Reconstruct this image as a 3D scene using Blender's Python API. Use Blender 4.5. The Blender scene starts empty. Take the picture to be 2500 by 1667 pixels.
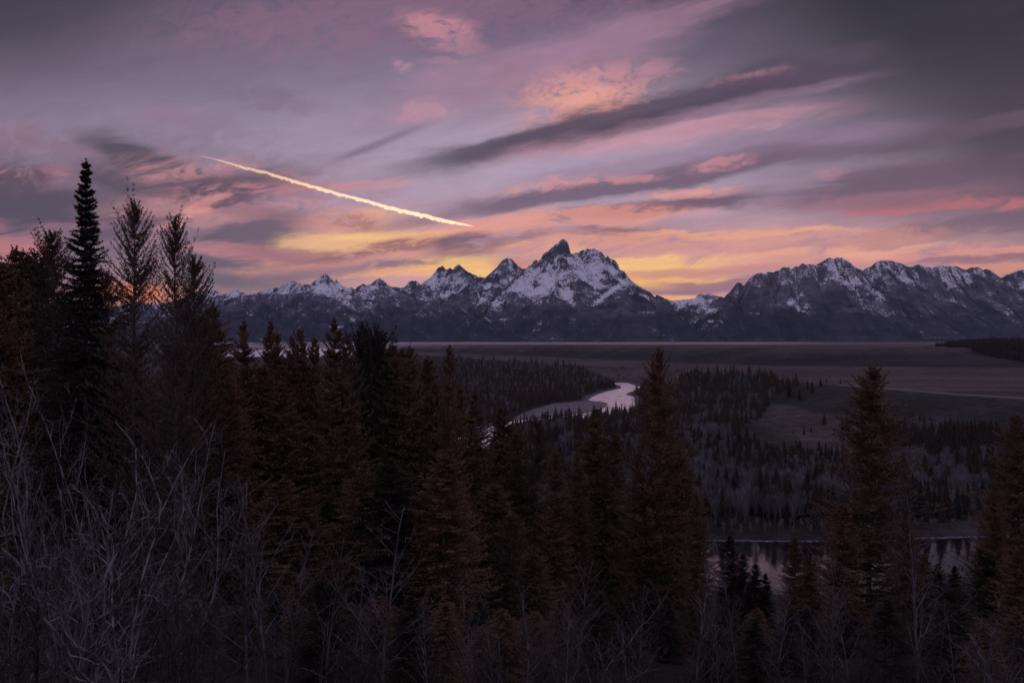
import bpy, bmesh, math
import numpy as np

def on(part): return True

scene = bpy.context.scene
COL = scene.collection
R = math.radians
CZ = 86.7                 # camera height above the river
FP = 1666.7               # focal length in photo pixels (24 mm on 36 mm, 2500 px wide)

# ------------------------------------------------------------------ camera
cam = bpy.data.cameras.new('camera')
cam.lens = 24.0; cam.sensor_width = 36.0
cam.clip_start = 0.3; cam.clip_end = 200000.0
camo = bpy.data.objects.new('camera', cam); COL.objects.link(camo)
camo.location = (0, 0, CZ); camo.rotation_euler = (R(90), 0, 0)
scene.camera = camo
scene.view_settings.view_transform = 'Standard'
scene.view_settings.look = 'None'
scene.view_settings.exposure = 0.0
scene.view_settings.gamma = 1.0
scene.cycles.max_bounces = 6
scene.cycles.diffuse_bounces = 2
scene.cycles.glossy_bounces = 3
scene.cycles.transparent_max_bounces = 6
scene.cycles.volume_bounces = 0
scene.cycles.caustics_reflective = False
scene.cycles.caustics_refractive = False

def lin(c, k=1.0):
    out = []
    for v in c:
        v = v / 255.0
        out.append(k * (v / 12.92 if v <= 0.04045 else ((v + 0.055) / 1.055) ** 2.4))
    return tuple(out)

# ------------------------------------------------------------------ node helpers
class NT:
    def __init__(s, tree): s.t = tree; s.n = tree.nodes; s.l = tree.links
    def put(s, sock, v):
        if v is None: return
        if isinstance(v, bpy.types.NodeSocket): s.l.new(v, sock)
        else:
            if sock.type == 'RGBA' and hasattr(v, '__len__') and len(v) == 3: v = (*v, 1.0)
            sock.default_value = v
    def math(s, op, a, b=None, c=None, clamp=False):
        n = s.n.new('ShaderNodeMath'); n.operation = op; n.use_clamp = clamp
        for k, v in enumerate((a, b, c)): s.put(n.inputs[k], v)
        return n.outputs[0]
    def vmath(s, op, a, b=None, out=0):
        n = s.n.new('ShaderNodeVectorMath'); n.operation = op
        s.put(n.inputs[0], a); s.put(n.inputs[1], b)
        return n.outputs[out]
    def comb(s, x, y, z):
        n = s.n.new('ShaderNodeCombineXYZ')
        for k, v in enumerate((x, y, z)): s.put(n.inputs[k], v)
        return n.outputs[0]
    def sep(s, v):
        n = s.n.new('ShaderNodeSeparateXYZ'); s.put(n.inputs[0], v); return n.outputs
    def noise(s, vec, scale, detail=3, rough=0.5, dist=0.0, col=False, dim='3D', norm=True):
        n = s.n.new('ShaderNodeTexNoise'); n.noise_dimensions = dim; n.normalize = norm
        s.put(n.inputs['Vector'], vec); n.inputs['Scale'].default_value = scale
        n.inputs['Detail'].default_value = detail; n.inputs['Roughness'].default_value = rough
        n.inputs['Distortion'].default_value = dist
        return n.outputs['Color' if col else 'Fac']
    def mix(s, f, a, b, blend='MIX'):
        n = s.n.new('ShaderNodeMix'); n.data_type = 'RGBA'; n.blend_type = blend
        s.put(n.inputs[0], f); s.put(n.inputs[6], a); s.put(n.inputs[7], b)
        return n.outputs[2]
    def ramp(s, f, stops, interp='LINEAR'):
        n = s.n.new('ShaderNodeValToRGB'); r = n.color_ramp; r.interpolation = interp
        while len(r.elements) > 1: r.elements.remove(r.elements[-1])
        r.elements[0].position = stops[0][0]; r.elements[0].color = (*stops[0][1], 1)
        for p, c in stops[1:]:
            e = r.elements.new(p); e.color = (*c, 1)
        s.put(n.inputs[0], f); return n.outputs[0]
    def mapr(s, v, a, b, c, d, smooth=True):
        n = s.n.new('ShaderNodeMapRange'); n.interpolation_type = 'SMOOTHSTEP' if smooth else 'LINEAR'
        for k, x in enumerate((v, a, b, c, d)): s.put(n.inputs[k], x)
        return n.outputs[0]

# ------------------------------------------------------------------ world: dusk sky after sunset
SUN_AZ = R(-7.0)          # the sun stands just above the sea-level horizon, hidden by the range
SUN_EL = R(1.6)
world = bpy.data.worlds.new('World'); scene.world = world; world.use_nodes = True
wt = NT(world.node_tree); world.node_tree.nodes.clear()
geo = wt.n.new('ShaderNodeTexCoord').outputs['Generated']
dirv = wt.vmath('NORMALIZE', geo)
dx, dy, dz = wt.sep(dirv)
dys = wt.math('MAXIMUM', dy, 0.05)
u = wt.math('DIVIDE', dx, dys); v = wt.math('DIVIDE', dz, dys)
Px = wt.math('MULTIPLY_ADD', u, FP / 1000, 1.25)
Py = wt.math('MULTIPLY_ADD', v, -FP / 1000, 0.833)
# cloud-deck coordinates: rotated so that the streaks run to their vanishing azimuth
dzs = wt.math('ADD', wt.math('MAXIMUM', dz, 0.0), 0.05)
qx = wt.math('DIVIDE', dx, dzs); qy = wt.math('DIVIDE', dy, dzs)
ca, sa = math.cos(R(52.8)), math.sin(R(52.8))
al = wt.math('ADD', wt.math('MULTIPLY', qx, -sa), wt.math('MULTIPLY', qy, ca))
ac = wt.math('ADD', wt.math('MULTIPLY', qx, ca), wt.math('MULTIPLY', qy, sa))
deck = wt.comb(wt.math('MULTIPLY', al, 0.45), wt.math('MULTIPLY', ac, 1.5), 3.1)
nstreak = wt.noise(deck, 1.5, 8, 0.66, 0.5)
P0 = wt.comb(Px, Py, 0.0)
Pn = wt.comb(wt.math('MULTIPLY', Px, 0.6), wt.math('MULTIPLY', wt.math('ADD', Py, wt.math('MULTIPLY', Px, 0.16)), 2.2), 1.3)
nmid = wt.noise(Pn, 9.5, 8, 0.70, 0.7)
Pb = wt.comb(Px, wt.math('MULTIPLY', wt.math('ADD', Py, wt.math('MULTIPLY', Px, 0.12)), 1.7), 5.3)
npuff = wt.noise(Pb, 17.0, 8, 0.68, 0.8)
wn = wt.noise(Pn, 3.8, 6, 0.68, 0.0, col=True)
warp = wt.vmath('MULTIPLY', wt.vmath('SUBTRACT', wn, (0.5, 0.5, 0.5)), (0.22, 0.10, 0.0))
PW = wt.vmath('ADD', P0, warp)
hyp = wt.math('SQRT', wt.math('ADD', wt.math('MULTIPLY', dx, dx), wt.math('MULTIPLY', dy, dy)))
el = wt.math('DIVIDE', dz, wt.math('MAXIMUM', hyp, 0.05))
elr = wt.math('MULTIPLY', el, 0.5, clamp=True)            # 0 horizon .. 0.25 top of frame .. 1 high
front = wt.mapr(dy, -0.2, 0.6, 0.0, 1.0)
base_f = wt.ramp(elr, [(0.0, lin((176, 128, 138))), (0.05, lin((192, 148, 158))), (0.10, lin((170, 147, 168))),
                       (0.14, lin((150, 133, 156))), (0.19, lin((128, 112, 134))), (0.25, lin((102, 88, 114))),
                       (0.5, lin((140, 130, 158))), (1.0, lin((168, 160, 190)))])
base_b = wt.ramp(elr, [(0.0, lin((132, 130, 165))), (0.08, lin((176, 160, 190))), (0.25, lin((178, 168, 200))), (1.0, lin((168, 160, 190)))])
colr = wt.mix(front, base_b, base_f)

NS = {'a': wt.mapr(nstreak, 0.32, 0.68, 0.6, 4.2), 'b': wt.mapr(npuff, 0.32, 0.72, 0.1, 3.6),
      'm': wt.mapr(nmid, 0.36, 0.64, 0.1, 4.8), 'c': wt.mapr(nstreak, 0.30, 0.70, 2.0, 4.0)}
def stroke(x, y, rx, ry, rot, c, alpha=0.8, mode='s'):
    """one bank of cloud, glow or painted vignette: centre, half sizes and tilt, in thousandths of the focal plane"""
    global colr
    m = wt.n.new('ShaderNodeMapping'); m.vector_type = 'TEXTURE'
    wt.put(m.inputs[0], P0 if mode == 's' else PW)
    m.inputs['Location'].default_value = (x / 1000, y / 1000, 0)
    m.inputs['Rotation'].default_value = (0, 0, R(-rot))
    k = 1.25 if mode == 's' else (2.4 if mode == 'b' else 1.9)
    if mode != 's' and sum(c) > 300: alpha *= 0.74 if mode == 'b' else 0.86
    m.inputs['Scale'].default_value = (rx / 1000 * k, ry / 1000 * k, 1)
    g = wt.n.new('ShaderNodeTexGradient'); g.gradient_type = 'QUADRATIC_SPHERE'
    wt.l.new(m.outputs[0], g.inputs[0]); f = g.outputs['Fac']
    if mode == 's':
        f = wt.math('MULTIPLY', wt.math('SMOOTH_MIN', wt.math('MULTIPLY', f, 1.9), 1.0, 0.3), alpha, clamp=True)
    else:
        f = wt.math('SMOOTH_MIN', wt.math('MULTIPLY', f, NS[mode]), alpha, 0.35)
    colr = wt.mix(f, colr, lin(c))

SKY = [
 # broad tones; dark corner and right-edge ellipses paint lens vignetting into the sky
 (-80, -120, 1000, 560, 0, (54, 48, 62), .9), (2520, -40, 1300, 640, 0, (38, 37, 43), .97),
 (2620, 330, 620, 420, 0, (66, 54, 66), .85), (-60, 620, 620, 340, 0, (84, 72, 92), .75),
 (1330, 400, 850, 260, 0, (176, 156, 178), .75), (1250, 640, 1500, 180, 0, (208, 148, 152), .6),
 (900, 592, 280, 50, 3, (238, 172, 130), .7), (1590, 676, 280, 52, 0, (242, 178, 124), .75), (140, 560, 640, 230, 0, (100, 84, 106), .75),
 (2050, 610, 560, 80, 0, (205, 142, 142), .5), (330, 716, 180, 40, 0, (236, 128, 84), .85), (600, 672, 310, 74, 0, (97, 87, 104), .95),
 (1130, 645, 170, 34, 0, (255, 205, 110), .8),
 (2250, 470, 420, 90, 3, (128, 88, 104), .6),
 # high thin pink veils
 (1080, 10, 420, 60, 6, (142, 104, 126), .7, 'b'), (1480, 105, 420, 34, 19, (160, 120, 144), .75, 'a'),
 (1300, 175, 300, 60, 17, (158, 124, 148), .6, 'a'), (1060, 66, 60, 26, -16, (206, 138, 150), .9, 'b'),
 (1110, 96, 50, 16, -15, (180, 126, 144), .7, 'b'), (620, 45, 60, 18, 0, (126, 98, 118), .7, 'b'),
 (1003, 163, 16, 14, -30, (176, 136, 156), .9, 'b'), (1100, 150, 34, 9, 0, (165, 126, 148), .7, 'b'), (1105, 186, 40, 12, 0, (152, 120, 142), .6, 'b'),
 (1028, 275, 56, 18, 4, (190, 142, 158), .95, 'b'), (380, 278, 40, 12, 4, (148, 116, 136), .7, 'b'),
 (480, 300, 90, 20, -12, (140, 114, 138), .5, 'b'), (45, 316, 40, 13, 0, (146, 108, 128), .8, 'b'),
 (650, 235, 90, 20, -8, (124, 102, 126), .6, 'b'), (140, 350, 120, 14, -6, (140, 104, 124), .6, 'b'),
 (920, 352, 190, 13, 22, (124, 108, 132), .75), (1120, 400, 90, 60, 10, (140, 124, 146), .4),
 # left bank
 (55, 420, 130, 15, 2, (198, 126, 130), .8, 'm'), (80, 480, 90, 38, 0, (176, 112, 122), .7, 'b'),
 (300, 460, 360, 90, -4, (122, 98, 118), .6, 'b'), (10, 455, 80, 52, 0, (78, 64, 80), .85, 'b'),
 (355, 392, 130, 30, -22, (76, 67, 82), .92, 'c'), (350, 452, 130, 34, -14, (82, 69, 87), .92, 'c'),
 (110, 522, 250, 50, 3, (72, 64, 82), .95, 'c'), (560, 440, 190, 34, -8, (200, 140, 146), .8, 'm'),
 (450, 494, 210, 44, 14, (84, 66, 84), .92, 'c'), (680, 475, 200, 20, 2, (158, 104, 118), .8, 'm'),
 (620, 530, 250, 52, -4, (204, 144, 150), .75, 'm'), (480, 516, 60, 12, 26, (232, 152, 140), .8, 'm'),
 (640, 520, 120, 18, -8, (150, 102, 116), .8, 'm'), (770, 560, 180, 22, -4, (226, 154, 142), .7, 'm'),
 (20, 600, 80, 34, 0, (206, 120, 124), .85, 'm'), (140, 560, 120, 18, 4, (150, 106, 126), .7, 'm'),
 (590, 592, 140, 48, 14, (86, 77, 98), .92, 'c'), (480, 600, 160, 12, -3, (170, 122, 138), .6, 'm'),
 (700, 620, 190, 16, -4, (196, 124, 126), .8, 'm'), (880, 455, 90, 12, 6, (212, 150, 152), .6, 'm'),
 (905, 530, 66, 16, 0, (246, 178, 132), .8, 'b'), (870, 536, 48, 15, -4, (150, 96, 104), .9, 'b'),
 # glow left of the summit
 (880, 583, 150, 20, 2, (250, 198, 130), .7, 'm'), (1010, 588, 150, 14, 8, (246, 180, 128), .8, 'm'),
 (780, 622, 170, 16, -6, (150, 98, 112), .8, 'm'), (930, 611, 190, 17, 9, (140, 86, 96), 1.0, 'm'),
 (1130, 588, 60, 13, 6, (104, 84, 104), .9, 'm'), (1145, 616, 110, 16, 4, (100, 78, 98), .9, 'm'),
 (1240, 598, 100, 12, 12, (126, 92, 110), .8, 'm'), (860, 640, 200, 14, 4, (226, 152, 132), .7, 'm'),
 (960, 656, 80, 13, 6, (118, 90, 112), .85, 'm'), (820, 665, 160, 20, 2, (140, 104, 124), .8, 'm'), (1000, 670, 190, 9, 3, (246, 176, 120), .8, 'm'),
 (1290, 648, 60, 10, 0, (190, 120, 110), .7, 'm'),
 # long streaks to the right
 
 (1940, 166, 150, 30, 14, (84, 70, 86), .7, 'c'), (1425, 240, 110, 50, 14, (226, 154, 148), .9, 'b'),
 (1440, 256, 66, 26, -6, (240, 166, 148), .8, 'b'), (1560, 178, 60, 20, 10, (180, 130, 150), .7, 'b'),
 (1800, 205, 55, 11, 12, (200, 138, 152), .9, 'b'), (1890, 192, 36, 12, 12, (196, 134, 150), .8, 'b'),
 (1590, 282, 470, 34, 12.7, (80, 66, 85), .9, 'c'), (1480, 312, 330, 17, 13.5, (72, 60, 78), .8), (1760, 240, 260, 15, 12, (80, 66, 84), .7), (1250, 352, 170, 22, 14, (84, 71, 88), .8, 'c'),
 (1660, 322, 300, 26, 9, (202, 146, 160), .85, 'a'), (1780, 262, 260, 14, 12, (150, 118, 142), .6, 'a'),
 (1700, 395, 380, 30, 10, (146, 118, 142), .7, 'a'), (1575, 446, 480, 20, 9, (104, 85, 106), .85, 'c'), (1700, 420, 330, 22, 10, (120, 97, 118), .6, 'c'),
 (1340, 455, 100, 10, 9, (222, 152, 154), .85, 'b'), (1540, 434, 46, 7, 4, (214, 146, 152), .9, 'b'),
 (1770, 402, 50, 9, 8, (210, 144, 152), .9, 'b'), (1690, 474, 80, 11, 3, (236, 158, 146), .95, 'b'),
 (1610, 508, 200, 15, 7, (104, 78, 98), .9, 'c'), (1380, 540, 240, 22, 4, (232, 152, 134), .85, 'm'),
 (1530, 576, 110, 14, 3, (140, 90, 102), .95, 'm'), (1460, 600, 190, 12, 3, (240, 164, 130), .7, 'm'),
 (2045, 431, 28, 10, 0, (190, 136, 150), .9, 'b'), (2330, 512, 200, 15, 3, (190, 108, 112), .85, 'm'),
 (2100, 492, 200, 20, 2, (152, 100, 114), .7, 'm'), (2380, 556, 260, 18, 7, (112, 88, 106), .8, 'm'),
 (2300, 420, 330, 26, 9, (98, 78, 96), .7, 'a'), (2300, 330, 330, 18, 14, (102, 80, 98), .7, 'a'),
 (1800, 574, 220, 6, 1, (250, 184, 132), .9, 'c'), (1720, 600, 420, 26, 2, (228, 156, 140), .7, 'm'),
 (1600, 640, 170, 14, 2, (255, 200, 118), .85, 'm'), (1880, 640, 240, 12, 4, (232, 160, 140), .7, 'm'),
 (1680, 662, 220, 10, 2, (206, 134, 124), .7, 'm'), (1600, 683, 200, 10, 0, (255, 190, 110), .8, 'm'),
 (1730, 700, 240, 13, 4, (140, 98, 124), .9, 'c'), (1640, 726, 130, 9, 0, (250, 172, 120), .7),
 (2040, 618, 260, 7, 3, (238, 168, 144), .8, 'm'), (2330, 620, 200, 9, 3, (232, 150, 134), .75, 'm'),
 (2430, 634, 170, 8, 3, (150, 98, 110), .8, 'm'), (2460, 662, 120, 14, 0, (240, 152, 110), .7, 'm'),
 (1400, 612, 60, 20, 0, (255, 190, 120), .6), (1185, 668, 70, 15, 0, (255, 208, 118), .9), (1050, 652, 60, 9, 4, (255, 190, 116), .6), (1560, 690, 110, 20, -6, (255, 186, 108), .65), (1690, 728, 130, 9, 0, (255, 182, 122), .85), (880, 578, 110, 11, 2, (255, 206, 130), .6), (1620, 652, 150, 9, 2, (255, 204, 120), .6),
]
for s_ in SKY: stroke(*s_)
# fine grain of the thin cloud over everything
grain = wt.math('ADD', wt.math('MULTIPLY_ADD', nmid, 0.46, 0.56), wt.math('MULTIPLY', nstreak, 0.42))
colr = wt.mix(1.0, colr, wt.comb(grain, grain, grain), 'MULTIPLY')
below = wt.mapr(dz, -0.02, 0.0, 0.0, 1.0)
colr = wt.mix(below, (0.02, 0.018, 0.022), colr)
nish = wt.n.new('ShaderNodeTexSky'); nish.sky_type = 'NISHITA'; nish.sun_disc = False
nish.sun_elevation = SUN_EL; nish.sun_rotation = SUN_AZ; nish.altitude = 2100; nish.air_density = 1.0
bg1 = wt.n.new('ShaderNodeBackground'); wt.put(bg1.inputs[0], colr); bg1.inputs[1].default_value = 1.0
bg2 = wt.n.new('ShaderNodeBackground'); wt.put(bg2.inputs[0], nish.outputs[0]); bg2.inputs[1].default_value = 0.006
add = wt.n.new('ShaderNodeAddShader'); wt.l.new(bg1.outputs[0], add.inputs[0]); wt.l.new(bg2.outputs[0], add.inputs[1])
wo = wt.n.new('ShaderNodeOutputWorld'); wt.l.new(add.outputs[0], wo.inputs[0])
world.cycles.sampling_method = 'MANUAL'; world.cycles.sample_map_resolution = 512

# the sun, low behind the range: it only reaches the high contrail
sl = bpy.data.lights.new('sun', 'SUN'); sl.energy = 3.1; sl.angle = R(0.5); sl.color = (1.0, 0.68, 0.36)
so = bpy.data.objects.new('sun', sl); COL.objects.link(so)
so.rotation_euler = (R(90) - SUN_EL, 0, 0)
# lamp -Z must point from the sun toward the scene
import mathutils
sd = mathutils.Vector((math.sin(SUN_AZ) * math.cos(SUN_EL), math.cos(SUN_AZ) * math.cos(SUN_EL), math.sin(SUN_EL)))
so.rotation_euler = sd.to_track_quat('Z', 'Y').to_euler()
so.location = sd * 3000

# ------------------------------------------------------------------ numpy noise, mesh and tagging helpers
def _hash(ix, iy, seed):
    h = (ix.astype(np.int64) * 374761393 + iy.astype(np.int64) * 668265263 + seed * 144665) & 0xFFFFFFFF
    h = ((h ^ (h >> 13)) * 1274126177) & 0xFFFFFFFF
    return (h ^ (h >> 16)) & 0xFFFFFFFF
def perlin(x, y, seed=0):
    xi = np.floor(x); yi = np.floor(y); xf = x - xi; yf = y - yi
    uu = xf * xf * xf * (xf * (xf * 6 - 15) + 10); vv = yf * yf * yf * (yf * (yf * 6 - 15) + 10)
    def g(ax, ay, fx, fy):
        a = _hash(ax, ay, seed) * (2 * math.pi / 4294967296.0)
        return np.cos(a) * fx + np.sin(a) * fy
    n00 = g(xi, yi, xf, yf); n10 = g(xi + 1, yi, xf - 1, yf)
    n01 = g(xi, yi + 1, xf, yf - 1); n11 = g(xi + 1, yi + 1, xf - 1, yf - 1)
    return 1.5 * ((n00 * (1 - uu) + n10 * uu) * (1 - vv) + (n01 * (1 - uu) + n11 * uu) * vv)
def fbm(x, y, oct=4, seed=0, gain=0.5):
    s = 0; a = 1.0; f = 1.0; t = 0
    for k in range(oct):
        s = s + a * perlin(x * f, y * f, seed + k * 17); t += a; a *= gain; f *= 2.03
    return s / t
def ridged(x, y, oct=4, seed=0, gain=0.5):
    s = 0; a = 1.0; f = 1.0; t = 0
    for k in range(oct):
        s = s + a * (1 - 2 * np.abs(perlin(x * f, y * f, seed + k * 31))); t += a; a *= gain; f *= 2.07
    return s / t
def sstep(a, b, x):
    t = np.clip((x - a) / (b - a), 0, 1); return t * t * (3 - 2 * t)

def mesh_np(name, verts, faces, mat=None, parent=None, smooth=False, attrs=None, link=True):
    """verts (N,3); faces (M,k) with one k; one mesh object"""
    me = bpy.data.meshes.new(name)
    verts = np.asarray(verts, dtype=np.float32); faces = np.asarray(faces, dtype=np.int32)
    m, k = faces.shape
    me.vertices.add(len(verts)); me.vertices.foreach_set('co', verts.ravel())
    me.loops.add(m * k); me.loops.foreach_set('vertex_index', faces.ravel())
    me.polygons.add(m); me.polygons.foreach_set('loop_start', np.arange(0, m * k, k, dtype=np.int32))
    me.polygons.foreach_set('use_smooth', np.full(m, smooth, dtype=bool))
    for an, av in (attrs or {}).items():
        at = me.attributes.new(an, 'FLOAT', 'POINT'); at.data.foreach_set('value', np.asarray(av, dtype=np.float32))
    me.update(calc_edges=True)
    if mat: me.materials.append(mat)
    o = bpy.data.objects.new(name, me)
    if link: COL.objects.link(o)
    if parent: o.parent = parent
    return o
def grid_faces(nr, nc, wrap=False):
    r, c = np.meshgrid(np.arange(nr - 1), np.arange(nc if wrap else nc - 1), indexing='ij')
    a = r * nc + c; b = r * nc + (c + 1) % nc
    return np.stack([a, b, b + nc, a + nc], -1).reshape(-1, 4)
def tag(o, label=None, cat=None, group=None, kind=None):
    if label: o['label'] = label
    if cat: o['category'] = cat
    if group: o['group'] = group
    if kind: o['kind'] = kind
    return o
def mat_new(name):
    m = bpy.data.materials.new(name); m.use_nodes = True
    nt = NT(m.node_tree); b = m.node_tree.nodes['Principled BSDF']
    b.inputs['Roughness'].default_value = 0.9
    b.inputs['Specular IOR Level'].default_value = 0.15
    return m, nt, b
def attr(nt, name):
    n = nt.n.new('ShaderNodeAttribute'); n.attribute_name = name; return n.outputs['Fac']
def objpos(nt):
    return nt.n.new('ShaderNodeNewGeometry').outputs['Position']

def W(px, py, Y):      # point of the landscape seen at photo pixel (px, py) at forward distance Y
    return ((px - 1250) / FP * Y, Y, CZ + (833 - py) / FP * Y)

# ------------------------------------------------------------------ the mountain range
SKYLINE_A = [(-900,760),(-600,735),(-350,765),(-100,735),(60,762),(180,741),(262,752),(330,737),(382,744),(430,733),(470,716),(500,710),(524,708),(544,720),(573,708),(585,710),(602,718),(624,716),
 (643,708),(670,703),(684,701),(694,693),(714,685),(731,692),(758,696),(769,684),(779,677),(787,670),(796,667.5),(804,674),(815,683),(820,681),(826,689),(838,699),
 (850,704),(859,700),(866,708),(874,699),(888,692),(893,697),(905,693),(918,683),(927,679),(939,687.5),(952,699),(983,703),(990,699)]
SKYLINE_B = [(960,712),(990,699),(998,687.5),(1006,685),(1014,684.5),(1027,694),(1032,691),(1044,682),(1051,679),(1061,665),(1071,652),(1080,647),(1088,657),
 (1093.5,656),(1099,652.5),(1107,658),(1112,649),(1121,645),(1129,653.5),(1146,665),(1167,675),(1184,679),(1197,667),(1214,652),(1224.5,638),(1231,632),(1238,629),
 (1248,631),(1257,640),(1265,650),(1274,655),(1282,657),(1292,655)]
SKYLINE_C = [(1275,672),(1285,657),(1291,650),(1297,648),(1304,635.5),(1307.5,634),(1314,638),(1321,633),(1323,626),(1326,621),(1331,616),(1338,613),(1345,606),(1352,601),(1359,594),(1365,589),(1370,584),(1375.5,582),
 (1382,586.5),(1386,593),(1389,601),(1393,618.5),(1399,620.5),(1408,616),(1411,619),(1415,615),(1421,610),(1428,611),(1431,607),(1435,606),(1443.5,607.6),(1449,605),(1457,609),(1461,614),(1466,613),(1474,623),
 (1480,627),(1484,624),(1489,631),(1501,635),(1506,641),(1510,648),(1513,659),(1519,660),(1525,664),(1533,675),(1539,682),(1546,689),(1559,698),(1576,708),(1593,716.5),(1610,721.5),(1631,731)]
SKYLINE_D = [(1590,750),(1610,738),(1637,733),(1661,733.5),(1670,730),(1685,729),(1697,725),(1709,717.5),(1719,720.5),(1733,716.5),(1746,721.5),(1763,725),(1790,735),(1830,760)]
SKYLINE_E = [(1735,790),(1750,762),(1763,735),(1773,720),(1784,711),(1790.5,699.5),(1796,694),(1802,687.5),(1811,693),(1816,698),(1824.5,687.5),(1831,679),(1838,672),(1846,668),(1856,666),(1865,669),(1873.5,663),(1890,663),(1904,658.6),
 (1911,652),(1918,651),(1922,653),(1926,651),(1931,658.6),(1940,651),(1952,649),(1957,644),(1960,641.6),(1966,646),(1972,645),(1989,646),(1999,641.6),(2006,639),(2013,635),(2019,630),(2026.5,628),(2032,631),(2037,630),(2043.5,627),(2049,630),
 (2054,627),(2060,632),(2067,635.5),(2077.5,643),(2088,653.5),(2101,657),(2108,661),(2112,655),(2117,652),(2129,649),(2134,643),(2139,639),(2152,635.5),(2176,636.5),(2197,641.6),(2210,648),(2220,650),(2231,649),(2244,645),(2253,648),(2261,651),
 (2275,653.5),(2292,648),(2310,649),(2329,649),(2339,651),(2349,656),(2360,658),(2373,652),(2387,651),(2399,659),(2407.5,655),(2421,662),(2431,669.5),(2443,679),(2452,674),(2462,668),(2472,666),(2486,659),
 (2500,659.6),(2540,650),(2600,668),(2680,660),(2760,690),(2860,680),(2980,720),(3150,700),(3400,740)]
def jag(line, amp=1.5):
    out = []; rj = np.random.RandomState(4)
    for a, b in zip(line[:-1], line[1:]):
        k = max(1, int((b[0] - a[0]) / 3.2)); out.append(a)
        for i in range(1, k):
            t = i / k; out.append((a[0] + t * (b[0] - a[0]), a[1] + t * (b[1] - a[1]) + (rj.rand() - 0.62) * 2 * amp))
    return out + [line[-1]]
def flat(line, Y0, Y1=None):
    line = jag(line); n = len(line); return [(p[0], p[1], Y0 + (Y1 - Y0) * k / (n - 1) if Y1 else Y0) for k, p in enumerate(line)]
RIDGES = [   # (points, side slope)
 (flat(SKYLINE_A, 15300), 0.62), (flat(SKYLINE_B, 15300, 14700), 0.85), (flat(SKYLINE_C, 14200, 13500), 0.95),
 ([(1631,731,13500),(1660,745,13000),(1700,768,12400),(1740,792,11800),(1770,812,11200)], 0.7),
 (flat(SKYLINE_D, 17500), 0.7), (flat(SKYLINE_E, 12600, 12900), 0.92),
 # forested shoulders and spurs running down to the plain
 ([(380,800,11600),(440,770,12300),(500,748,12600),(585,722,12900),(650,716,13100),(700,717,13200),(755,712,13250),(810,726,13000),(850,752,12500),(885,792,11700)], 0.55, -0.9),
 ([(650,716,13100),(620,765,12100),(590,815,11100)], 0.5, -0.9), ([(755,712,13250),(745,770,12100),(740,818,11100)], 0.5, -0.9),
 ([(986,705,14300),(950,724,13600),(905,757,12700),(868,792,11800),(845,815,11200)], 0.6, -0.85),
 ([(1044,684,15000),(1075,715,14300),(1060,735,13600),(1000,775,12300),(960,812,11200)], 0.6, -0.7),
 ([(796,668,15300),(810,690,14900),(850,735,14000)], 0.8, 0), ([(714,685,15300),(740,700,14800),(780,730,14200)], 0.7, 0),
 ([(927,679,15300),(935,705,14800),(920,740,14000),(900,775,13200)], 0.8, 0),
 ([(1121,645,15000),(1145,690,14300),(1165,712,13800),(1110,745,13000),(1050,790,12000),(1010,815,11200)], 0.62, -0.55),
 ([(1238,629,14800),(1232,670,14300),(1215,700,13900),(1190,735,13200),(1140,780,12200),(1090,816,11200)], 0.65, -0.5),
 ([(1307,634,14150),(1290,680,13700),(1250,720,13100),(1190,765,12200),(1150,815,11200)], 0.65, -0.2),
 ([(1375,582,14100),(1372,640,13800),(1350,690,13400),(1365,706,13150),(1310,752,12500),(1260,800,11500),(1240,818,11100)], 0.75, -0.85),
 ([(1365,706,13150),(1395,745,12500),(1400,790,11700),(1395,818,11100)], 0.6, -0.85),
 ([(1449,605,13900),(1440,650,13600),(1425,690,13300),(1432,720,12900)], 0.95, 0),
 ([(1489,631,13800),(1480,670,13500),(1460,710,13100),(1440,738,12500)], 0.9, 0),
 ([(1539,682,13600),(1525,697,13100),(1480,718,12700),(1440,738,12400),(1390,765,11900),(1340,800,11300)], 0.66, -0.8),
 ([(1525,697,13100),(1518,745,12200),(1505,790,11500),(1500,820,10900)], 0.55, -0.8),
 ([(1576,708,13400),(1610,755,12400),(1625,800,11500),(1630,820,11000)], 0.55, -0.7),
 ([(1802,688,12600),(1792,730,12200),(1760,775,11600),(1740,815,11000)], 0.8, -0.1),
 ([(1856,666,12650),(1870,715,12200),(1865,765,11600),(1860,818,10900)], 0.8, -0.1),
 ([(1926,651,12650),(1905,700,12300),(1925,745,11800),(1950,790,11200),(1960,820,10800)], 0.8, -0.1),
 ([(2045,627,12700),(2040,670,12300),(1995,725,11900),(1985,765,11500),(2000,818,10800)], 0.8, -0.1),
 ([(2045,627,12700),(2085,690,12200),(2110,740,11700),(2120,790,11200),(2125,820,10800)], 0.8, -0.1),
 ([(2152,635,12750),(2165,690,12200),(2210,740,11600),(2240,815,10900)], 0.75, -0.1),
 ([(2244,645,12800),(2275,710,12200),(2320,760,11600),(2350,818,10900)], 0.75, -0.1),
 ([(2340,651,12850),(2370,715,12200),(2400,770,11600),(2430,818,10900)], 0.75, -0.1),
 ([(2399,657,12850),(2440,735,12200),(2500,790,11400),(2530,820,10900)], 0.75, -0.1),
 ([(2490,659,12900),(2570,740,12000),(2640,815,10900)], 0.75, -0.1),
]
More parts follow.
